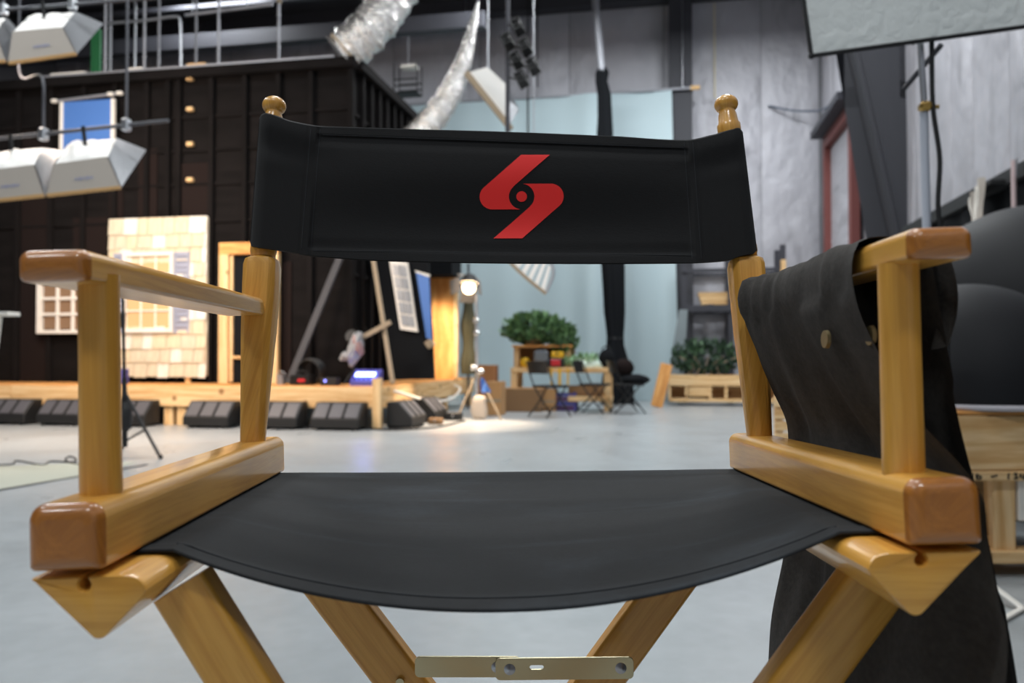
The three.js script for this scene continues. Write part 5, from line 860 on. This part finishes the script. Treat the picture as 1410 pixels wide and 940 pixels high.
// sagging pale hose, floor clutter beside the platform
{
  const x = PX1 + 0.34; const pts = [[0.1, 0.4, -9.95], [0.2, 0.3, -10.5], [0.26, 0.24, -11.2], [0.24, 0.26, -12], [0.12, 0.37, -12.8]].map(([dx, y, z]) => V(PX1 + dx, y, z));
  const h = thing('sagging_hose', 'pale corrugated hose sagging along the platform side', 'hose', pts[2].clone()); pts.unshift(V(PX1 + 0.012, pts[0].y + 0.03, pts[0].z + 0.05)); pts.push(V(PX1 + 0.012, pts[pts.length - 1].y + 0.03, pts[pts.length - 1].z - 0.1)); world(h, 'hose_tube', tube(pts, 0.018, 80, 10), M.whitePaint); h.traverse(() => {});
  for (const [px, py, label, s] of [[548, 588, 'small dark case on the floor beyond the platform corner post', 0.09], [600, 584, 'small brown case on the floor by the platform side', 0.08], [625, 578, 'small black case on the floor near the lamp stand', 0.1]]) { const p = onY(px, py, 0), c = thing('floor_case', label, 'case', p); local(c, 'body', cbox(s * 2.2, s, s * 1.4, 0.012).translate(0, s / 2, 0), py === 584 ? M.cardDark : M.black); local(c, 'latch', cbox(s * 0.3, s * 0.25, 0.01, 0.002).translate(0, s * 0.6, s * 0.7), M.steel); }
  const cable = (label, list, r) => single('floor_cable', label, 'cable', tube(list.map(([px, py]) => onY(px, py, 0).setY(r)), r, 90, 6), M.black);
  cable('black cable along the foot of the strip lights', [[380, 592], [430, 590], [500, 591], [540, 593], [600, 589], [640, 580]], 0.012); cable('thin black cable looping over the floor near the tripod stand', [[-40, 642], [15, 640], [22, 635], [60, 641], [70, 636], [100, 637], [104, 632], [96, 629], [90, 633], [108, 640], [140, 640]], 0.006);
  const m = [[-160, 668], [-120, 648], [60, 640], [190, 636], [130, 654], [-10, 676]].map(([px, py]) => onY(px, py, 0)); 
  single('floor_sheet', 'thin olive-grey floor sheet lying beside the tripod stand', 'sheet', crease(loft([m.map((p) => p.clone().setY(0.0005)), m.map((p) => p.clone().setY(0.004))]), 0.3), M.mat);
  single('floor_tape', 'dark tape line along the floor sheet edge', 'tape', (() => { const a = onY(-20, 678, 0), b = onY(200, 640, 0), d = b.clone().sub(a).normalize(), n = V(-d.z, 0, d.x).multiplyScalar(0.03); return crease(loft([[a, b, b.clone().add(n), a.clone().add(n)].map((p) => p.clone().setY(0.0045)), [a, b, b.clone().add(n), a.clone().add(n)].map((p) => p.clone().setY(0.007))]), 0.3); })(), M.beam);
}
// black tripod stand behind the left arm post
{
  const c = onY(172, 628, 0), z = c.z, P = (px, py) => onZ(px, py, z), t = thing('tripod_stand', 'black telescopic tripod stand in front of the strip lights', 'stand', c.clone());
  world(t, 'lower_tube', rod(V(c.x, 0.08, z), P(171, 520), 0.022), M.black); world(t, 'upper_tube', rod(P(171, 520), P(169, 398), 0.014), M.blackGloss);
  world(t, 'collar', crease(new THREE.LatheGeometry([[0.02, 0], [0.05, 0.03], [0.06, 0.14], [0.055, 0.2], [0.025, 0.26]].map((a) => new THREE.Vector2(...a)), 18).translate(c.x, P(172, 594).y, z), 0.5), M.black);
  world(t, 'clamp', cbox(0.06, 0.14, 0.06, 0.015).translate(P(167, 440).x, P(167, 440).y, z), M.black); world(t, 'cross_bar', rod(P(162, 403), P(192, 402), 0.012), M.black);
  const hub = P(172, 540); for (const [px, py, dz] of [[221, 641, 0.12], [132, 646, 0.2], [168, 612, -0.5]]) { const f = onZ(px, py, z + dz); f.y = 0.012; const l = world(t, 'leg', rod(hub, f, 0.013), M.black); world(t, 'brace', rod(hub.clone().lerp(f, 0.58), V(c.x, 0.13, z), 0.009), M.black); world(l, 'rubber_foot', new THREE.SphereGeometry(0.02, 10, 8).translate(f.x, 0.02, f.z), M.blackGloss); }
}
{ // white stand edge at the far left
  const c = onY(-12, 640, 0), z = c.z, t = thing('white_easel', 'white easel with flat top ledge near the sash window', 'easel', c); const a = onZ(4, 432, z), lx = (p, q) => bar(p, q, 0.05, 0.03, V(0, 0, 1));
  world(t, 'leg', lx(V(c.x - 0.1, 0, z), onZ(-2, 436, z)), M.whitePaint); world(t, 'leg', lx(V(c.x - 0.7, 0, z), onZ(-40, 436, z)), M.whitePaint); world(t, 'ledge', boxAt(onZ(-60, 432, z).x, onZ(15, 432, z).x, a.y - 0.015, a.y + 0.015, z - 0.1, z + 0.03), M.whitePaint); }
// pallet rack beside the rear column
{
  const z = ZB + 0.86, P = (px, py) => onZ(px, py, z), t = thing('pallet_rack', 'dark steel pallet rack by the rear wall', 'rack', V(P(985, 545).x, 0, z - 0.4)), top = P(950, 340).y;
  for (const px of [942, 1006, 1078]) for (const dz of [0, -0.8]) world(t, 'upright', boxAt(P(px, 400).x - 0.05, P(px, 400).x + 0.05, 0, top, z + dz - 0.04, z + dz + 0.04), M.darkSteel);
  for (const [py, h] of [[373, 0.07], [425, 0.12]]) for (const dz of [0.045, -0.8]) world(t, 'beam', boxAt(P(940, 400).x, P(1080, 400).x, P(950, py).y - h / 2, P(950, py).y + h / 2, z + dz - 0.03, z + dz + 0.03), M.darkSteel);
  for (let i = 0; i < 5; i++) { const x = lerp(P(948, 400).x, P(1070, 400).x, i / 4); world(t, 'shelf_slat', boxAt(x - 0.06, x + 0.06, P(950, 425).y + 0.06, P(950, 425).y + 0.085, z - 0.82, z + 0.02), M.darkSteel); }
  { const y = P(950, 425).y + 0.085, yp = P(980, 404).y; const q = thing('board_stack', 'pale boards stacked on the pallet rack shelf', 'lumber', V(P(985, 410).x, y, z - 0.3)); for (let k = 0; k < 3; k++) world(q, 'board', boxAt(P(966 - k * 2, 404).x, P(1003, 404).x, y + k * 0.08, y + 0.075 + k * 0.08, z - 0.5 + 0.01 * k, z - 0.15), M.pine); }
  const g = P(1075, 366); { const q = thing('pine_post', 'short pine post clamped to the pallet rack end', 'lumber', V(P(1076, 500).x, 0, z + 0.12)); world(q, 'post', boxAt(P(1074, 366).x, P(1081, 366).x, 0, g.y + 0.1, z + 0.09, z + 0.15), M.pine); world(q, 'foot_block', boxAt(P(1071, 366).x, P(1084, 366).x, 0, 0.08, z + 0.06, z + 0.18), M.pine); }
  single('grey_board', 'grey board leaning against the pallet rack upright', 'board', (() => { const f = [[935, 426], [947, 426], [940, 552], [914, 552]].map(([px, py]) => onZ(px, py, z + 0.2)); f[2].y = f[3].y = 0.004; return crease(loft([f.map((p) => p.clone().add(V(0, 0, -0.03))), f]), 0.3); })(), std({ color: 0x7f8a8e, roughness: 0.7 }));
}
// planter cart with shrub, and leaning plank
{
  const f = onY(970, 559, 0), z = f.z, P = (px, py, dz = 0) => onZ(px, py, z + dz), x0 = P(921, 520).x, x1 = P(1075, 520).x, yt = P(960, 516).y, ym = P(960, 531).y, y0 = P(960, 551).y, dp = 0.42;
  const t = thing('planter_cart', 'low raw pine planter cart on casters with cubby holes', 'cart', V((x0 + x1) / 2, 0, z - dp / 2));
  world(t, 'deck', boxAt(x0, x1, y0 - 0.03, y0 + 0.03, z - dp, z), M.pine); world(t, 'front_board', boxAt(x0, x1, ym, yt, z - 0.03, z + 0.005), M.pine); world(t, 'back_board', boxAt(x0, x1, y0 + 0.03, yt, z - dp, z - dp + 0.03), M.pine);
  for (const px of [922, 945, 978, 1000, 1040, 1074]) { const x = P(px, 520).x; world(t, 'divider', boxAt(x - 0.025, x + 0.025, y0 + 0.03, ym, z - dp + 0.03, z - 0.005), M.pine); }
  world(t, 'cubby_panel', boxAt(P(948, 500).x, P(976, 500).x, y0 + 0.07, ym, z - 0.03, z - 0.01), M.pine); world(t, 'soil_tray', boxAt(x0 + 0.02, x1 - 0.02, ym - 0.03, yt - 0.04, z - dp + 0.03, z - 0.035), M.cardDark);
  for (const px of [936, 1062]) for (const dz of [-0.08, -dp + 0.08]) { const x = P(px, 550).x; world(t, 'caster', [new THREE.CylinderGeometry(0.045, 0.045, 0.03, 18).rotateZ(Math.PI / 2).translate(x, 0.046, z + dz), boxAt(x - 0.03, x + 0.03, 0.05, y0 - 0.03, z + dz - 0.02, z + dz + 0.02)], M.greyPlastic); }
  const c = V(P(968, 500).x, yt, z - dp / 2), s = thing('shrub', 'spreading dark green shrub with bare twigs in the planter cart', 'plant', c); foliage(s, 'foliage', c.clone().add(V(0.05, 0.27, 0)), 0.62, 0.34, 0.24, 700, 0.11, [M.leaf, M.leafDark, M.leafDark]);
  for (let k = 0; k < 5; k++) world(s, 'twig', tube([c.clone().add(V(-0.3 + k * 0.15, -0.03, 0.1)), c.clone().add(V(-0.15 + k * 0.1, 0.14, 0.12)), c.clone().add(V(-0.4 + k * 0.25, 0.32, 0.15))], 0.014, 14, 6), M.bark);
  const a = onY(904, 561, 0), b = onZ(918, 501, a.z - 0.12); single('leaning_plank', 'golden plank leaning against the planter cart', 'plank', bar(a.clone().setY(0.012), b, 0.2, 0.04, V(0, 0, 1)), M.ply);
}

// ------------------------------------------------------------------ right side
// silver diffusion frame on its stand
{
  const D = 3.0, bl = at(1117, 77, D), X = rgt.clone().applyAxisAngle(fwd, -0.136).normalize(), Y = X.clone().cross(fwd), W = 1.25, Hh = 1.2;
  const X2 = X, Pp = (a, b, k = 0) => bl.clone().addScaledVector(X2, a).addScaledVector(Y, b).addScaledVector(fwd, k);
  const t = thing('diffusion_frame', 'grey silver diffusion frame with black edge on a stand', 'reflector', Pp(W / 2, 0));
  world(t, 'fabric', surface(30, 30, (u, v) => { const p = Pp(u * W, v * Hh, 0.006 * Math.sin(u * 9 + v * 4) * Math.sin(Math.PI * u) * Math.sin(Math.PI * v)); p.uv = [u * W, v * Hh]; return p; }), M.diffusion);
  for (const [a, b] of [[Pp(0, 0), Pp(W, 0)], [Pp(0, 0), Pp(0, Hh)], [Pp(W, 0), Pp(W, Hh)], [Pp(0, Hh), Pp(W, Hh)]]) world(t, 'edge_binding', rod(a, b, 0.008), M.black);
  for (const [a, b] of [[0, 0], [W, 0], [0, Hh], [W, Hh]]) { const p = Pp(a, b); world(t, 'corner', new THREE.SphereGeometry(0.012, 10, 8).translate(p.x, p.y, p.z), M.black); }
  world(t, 'cross_brace', rod(Pp(0.38, 0, 0.02), Pp(0.75, 0.5, 0.05), 0.008), M.black); world(t, 'brace', rod(at(1296, 62, D + 0.05), at(1245, 122, D + 0.25), 0.01), M.darkSteel);
}
{
  const D = 3.05, base = at(1287, 720, D), t = thing('light_stand', 'white telescopic light stand behind the draped jacket', 'stand', V(base.x, 0, base.z));
  const P = (px, py) => at(px, py, D);
  world(t, 'upper_tube', rod(P(1273, 150), P(1263, 0), 0.012), M.steel); world(t, 'middle_tube', rod(P(1279, 437), P(1272, 150), 0.0155), M.standPaint || (M.standPaint = std({ color: 0xb2b7c2, roughness: 0.4 }))); const bt = at(1285, 812, D); bt.y = 0.06; world(t, 'lower_tube', rod(bt, P(1279, 437), 0.0185), M.standPaint);
  for (const [px, py] of [[1272, 148], [1280, 437], [1284, 608]]) { const p = P(px, py).addScaledVector(fwd, -0.01); const k = world(t, 'clamp_knob', [cbox(0.045, 0.035, 0.045, 0.01).translate(p.x, p.y, p.z), rod(p.clone().addScaledVector(rgt, 0.015), p.clone().addScaledVector(rgt, 0.05), 0.008)], M.brass, 'brass clamp knob'); }
  const f = onY(1408, 842, 0).setY(0.012), h1 = bt.clone().setY(0.3), f2 = onY(1330, 886, 0).setY(0.012), f3 = onY(1190, 812, 0).setY(0.012);
  const q = at(1300, 757, D); world(t, 'leg', bar(f, q, 0.024, 0.01, V(0, 1, 0)), M.whitePaint); world(t, 'leg', bar(f2, f, 0.02, 0.01, V(0, 1, 0)), M.whitePaint); world(t, 'leg', bar(f3, h1, 0.022, 0.01, V(0, 1, 0)), M.whitePaint); world(t, 'leg', bar(f2, h1, 0.022, 0.01, V(0, 1, 0)), M.whitePaint);
  const cb = thing('lamp_cable', 'black cable hanging down along the white light stand', 'cable', P(1298, 600)); world(cb, 'cord', tube([[1279, 58], [1281, 150], [1290, 220], [1288, 290], [1297, 350], [1297, 400], [1300, 470], [1301, 560], [1292, 600], [1299, 640], [1292, 720]].map(([x, y]) => P(x, y).addScaledVector(fwd, -0.02)), 0.009, 120, 8), M.black); const pl = P(1297, 385).addScaledVector(fwd, -0.02); world(cb, 'connector', rod(pl.clone().add(V(0, 0.04, 0)), pl.clone().add(V(0, -0.04, 0)), 0.02), M.blackGloss);
}
// wooden crate with marker writing
const DC = 3.2;
{
  const P = (px, py, k = 0) => at(px, py, DC + k), o = P(1290, 772), t = thing('pine_crate', 'open pine crate with marker writing on its lower board', 'crate', V(P(1400, 700).x, 0, P(1400, 700).z));
  // frame of the crate: x along the picture, z away
  const X = rgt.clone(), Z = fwd.clone().setY(0).normalize(), xm = (px) => (px - CX) / FOCAL * DC, ym = (py) => P(1350, py).y, org = camera.position.clone().addScaledVector(Z, DC).setY(0);
  const F = frameOf(org, X, V(0, 1, 0), Z.clone().negate()), B = (n, px0, px1, py0, py1, k0, k1, m = M.pine) => { const g = boxAt(xm(px0), xm(px1), Math.max(0, ym(py1)), ym(py0), -k1, -k0, 0.004); return world(t, n, g.applyMatrix4(F), m); };
  B('side_board', 1225, 1530, 572, 647, 0, 0.04); const wb = B('edge_board', 1225, 1530, 648, 661, -0.01, 0.05); B('post', 1372, 1403, 662, 760, 0.03, 0.1); B('post', 1240, 1262, 662, 760, 0.03, 0.1); B('post', 1500, 1528, 662, 760, 0.03, 0.1); B('bottom_board', 1225, 1530, 758, 775, 0, 0.1); B('rail_block', 1300, 1376, 742, 757, 0.06, 0.3); B('deck', 1225, 1530, 646, 651, 0.05, 0.85, M.ply); B('deck', 1225, 1530, 566, 571, 0.0, 0.85, M.ply); B('back_board', 1225, 1530, 572, 760, 0.82, 0.85); B('end_panel', 1405, 1530, 661, 718, 0.02, 0.05, M.whitePaint); B('inner_screen', 1262, 1372, 662, 742, 0.6, 0.63, M.blackCloth);
  const yb = ym(775); for (const px of [1240, 1500]) for (const k of [0.1, 0.75]) world(t, 'runner', boxAt(xm(px) - 0.06, xm(px) + 0.06, 0, yb, -k - 0.05, -k + 0.05).applyMatrix4(F), M.setBrown);
  // handwriting: strokes of a broad marker, laid on the board
  const S = (pts) => tube(pts.map(([x, y]) => V(xm(1300 + x), lerp(ym(660), ym(649), y), 0.0105).applyMatrix4(F)), 0.0034, 24, 6).scale(1, 1, 1);
  const strokes = [[[8, 0.85], [7, 0.3], [10, 0.15], [13, 0.3], [12, 0.55], [8, 0.5]], [[18, 0.5], [22, 0.5], [26, 0.52]], [[35, 0.9], [34, 0.5], [33, 0.1]], [[42, 0.85], [40, 0.35], [44, 0.15], [47, 0.35], [45, 0.55], [41, 0.45]], [[60, 0.45], [64, 0.5], [69, 0.62]], [[85, 0.9], [84, 0.5], [84, 0.12]], [[91, 0.8], [96, 0.85], [94, 0.55], [97, 0.3], [91, 0.2]], [[102, 0.85], [100, 0.45], [107, 0.45]], [[106, 0.8], [105, 0.1], [105, 0.05]], [[116, 0.5], [120, 0.5], [124, 0.5]]];
  const wr = world(wb, 'marker_writing', strokes.map(S), M.black, 'black handwritten marks b-1b - 134'); wr.userData.kind = 'stuff';
}
// large dark domes
{
  const y = at(1330, 566, DC).y, c = at(1332, 536, DC + 0.42), R = 0.461;
  const t = thing('dark_dome', 'large matt black dome resting on the pine crate', 'dome', V(c.x, y, c.z));
  const pr = [[0.001, R + (c.y - y)]], h0 = -(c.y - y); pr.length = 0; for (let i = 0; i <= 30; i++) { const a = lerp(Math.asin(h0 / R), Math.PI / 2, i / 30); pr.push([Math.max(0.0005, R * Math.cos(a)), R * Math.sin(a) - h0]); }
  local(t, 'shell', new THREE.LatheGeometry([[0.0005, 0.001], ...pr].map((a) => new THREE.Vector2(...a)), 64), M.dome); local(t, 'base_rim', new THREE.TorusGeometry(R * Math.cos(Math.asin(h0 / R)) + 0.004, 0.012, 8, 80).rotateX(Math.PI / 2).translate(0, 0.012, 0), M.greyRim || (M.greyRim = std({ color: 0xb9b6bc, roughness: 0.6 })), 'pale base rim');
  const c2 = at(1425, 452, 4.5), R2 = 0.67;
  const t2 = thing('dark_dome', 'taller black ball rising behind the crate dome', 'dome', V(c2.x, 0, c2.z));
  local(t2, 'shell', new THREE.SphereGeometry(R2, 64, 40).translate(0, c2.y, 0), M.dome); local(t2, 'pedestal', crease(new THREE.CylinderGeometry(0.26, 0.3, c2.y - R2 + 0.12, 32).translate(0, (c2.y - R2 + 0.12) / 2, 0), 0.5), M.blackCloth);
}
// dark rail and black drape on the side wall, with small things behind
{
  const x = XR - 0.17, a = onX(1262, 316, x), b = onX(1420, 226, x), yR = (a.y + b.y) / 2;
  const t = thing('wall_drape', 'black drape below a dark rail along the side wall', 'drape', V(x, 0, (a.z + b.z) / 2 + 1));
  world(t, 'rail', boxAt(x - 0.05, x + 0.05, yR - 0.06, yR + 0.06, a.z - 0.4, 0.6), M.black); for (let i = 0; i < 5; i++) { const z = lerp(a.z - 0.2, 0.4, i / 4); world(t, 'bracket', boxAt(x + 0.05, XR + 0.01, yR - 0.03, yR + 0.03, z - 0.03, z + 0.03), M.black); }
  world(t, 'cloth', surface(160, 8, (u, v) => { const z = lerp(a.z - 0.4, 0.6, u); return V(x + 0.03 * Math.sin(u * 130) * (1 - 0.5 * v), lerp(0.004, yR - 0.06, v), z); }), M.blackCloth);
  const p = onX(1352, 280, x - 0.14), s = thing('paper_bundle', 'crumpled pale paper bundle pinned below the dark rail', 'bundle', V(p.x, p.y - 0.15, p.z)); for (let k = 0; k < 5; k++) local(s, 'sheet', surface(8, 10, (u, v) => V(-0.02 * k - 0.03 * Math.sin(u * 6 + k) * v, v * (0.2 + 0.03 * k), (u - 0.5) * 0.16 + (k - 2) * 0.09 + 0.02 * Math.sin(v * 5 + k))), k % 2 ? M.whitePaint : M.tanPanel); local(s, 'pin_rail', boxAt(-0.02, 0.13, 0.26, 0.3, -0.25, 0.25), M.black);
  const q = onX(1396, 260, x - 0.12), w = thing('pink_pipe', 'pale pink vertical pipe with hanging loop before the drape', 'pipe', V(q.x, 0, q.z)); local(w, 'pipe_shaft', rod(V(0, 0, 0), V(0, q.y + 0.22, 0), 0.018), std({ color: 0xc9b3b3, roughness: 0.5 })); local(w, 'loop', new THREE.TorusGeometry(0.11, 0.008, 6, 24, Math.PI).rotateZ(Math.PI).rotateY(1.2).translate(0, q.y + 0.2, 0.06), M.pipe); local(w, 'foot_plate', new THREE.CylinderGeometry(0.05, 0.06, 0.015, 16).translate(0, 0.008, 0), M.pipe);
}
// sagging wire across the corner, yellow pull cord
{
  const p = [onZ(1058, 146, ZB + 0.0), onZ(1090, 152, ZB + 0.2), onZ(1112, 153, ZB + 0.3), V(XR - 0.05, 0, 0)]; p[3] = onX(1148, 140, XR - 0.2); p.push(onX(1177, 102, XR - 0.06));
  single('slack_wire', 'slack blue-grey wire strung across the hall corner', 'wire', tube(p, 0.02, 60, 6), M.wire);
  const a = onZ(984, 60, ZB + 0.1); single('pull_cord', 'thin yellowish cord hanging down the rear wall', 'cord', rod(V(a.x, onZ(990, 135, ZB + 0.1).y, a.z), V(a.x, onZ(984, 4, ZB + 0.1).y, a.z), 0.012), std({ color: 0xcfc49a, roughness: 0.7 }));
  // second pine pallet seen past the jacket
  const f = onY(1083, 612, 0), z = f.z, t = thing('pine_pallet', 'short pine pallet standing beyond the draped jacket', 'pallet', V(onZ(1085, 560, z).x, 0, z)), x0 = onZ(1066, 560, z).x, x1 = onZ(1150, 560, z).x, y = onZ(1080, 545, z).y;
  for (let k = 0; k < 4; k++) world(t, 'slat', boxAt(x0, x1, lerp(0.02, y, k / 4), lerp(0.02, y, (k + 1) / 4) - 0.02, z - 0.04, z), M.pine); for (const x of [x0 + 0.05, x1 - 0.05]) world(t, 'post', boxAt(x - 0.04, x + 0.04, 0, y, z - 0.12, z - 0.04), M.pine);
}

renderer.render(scene, camera);
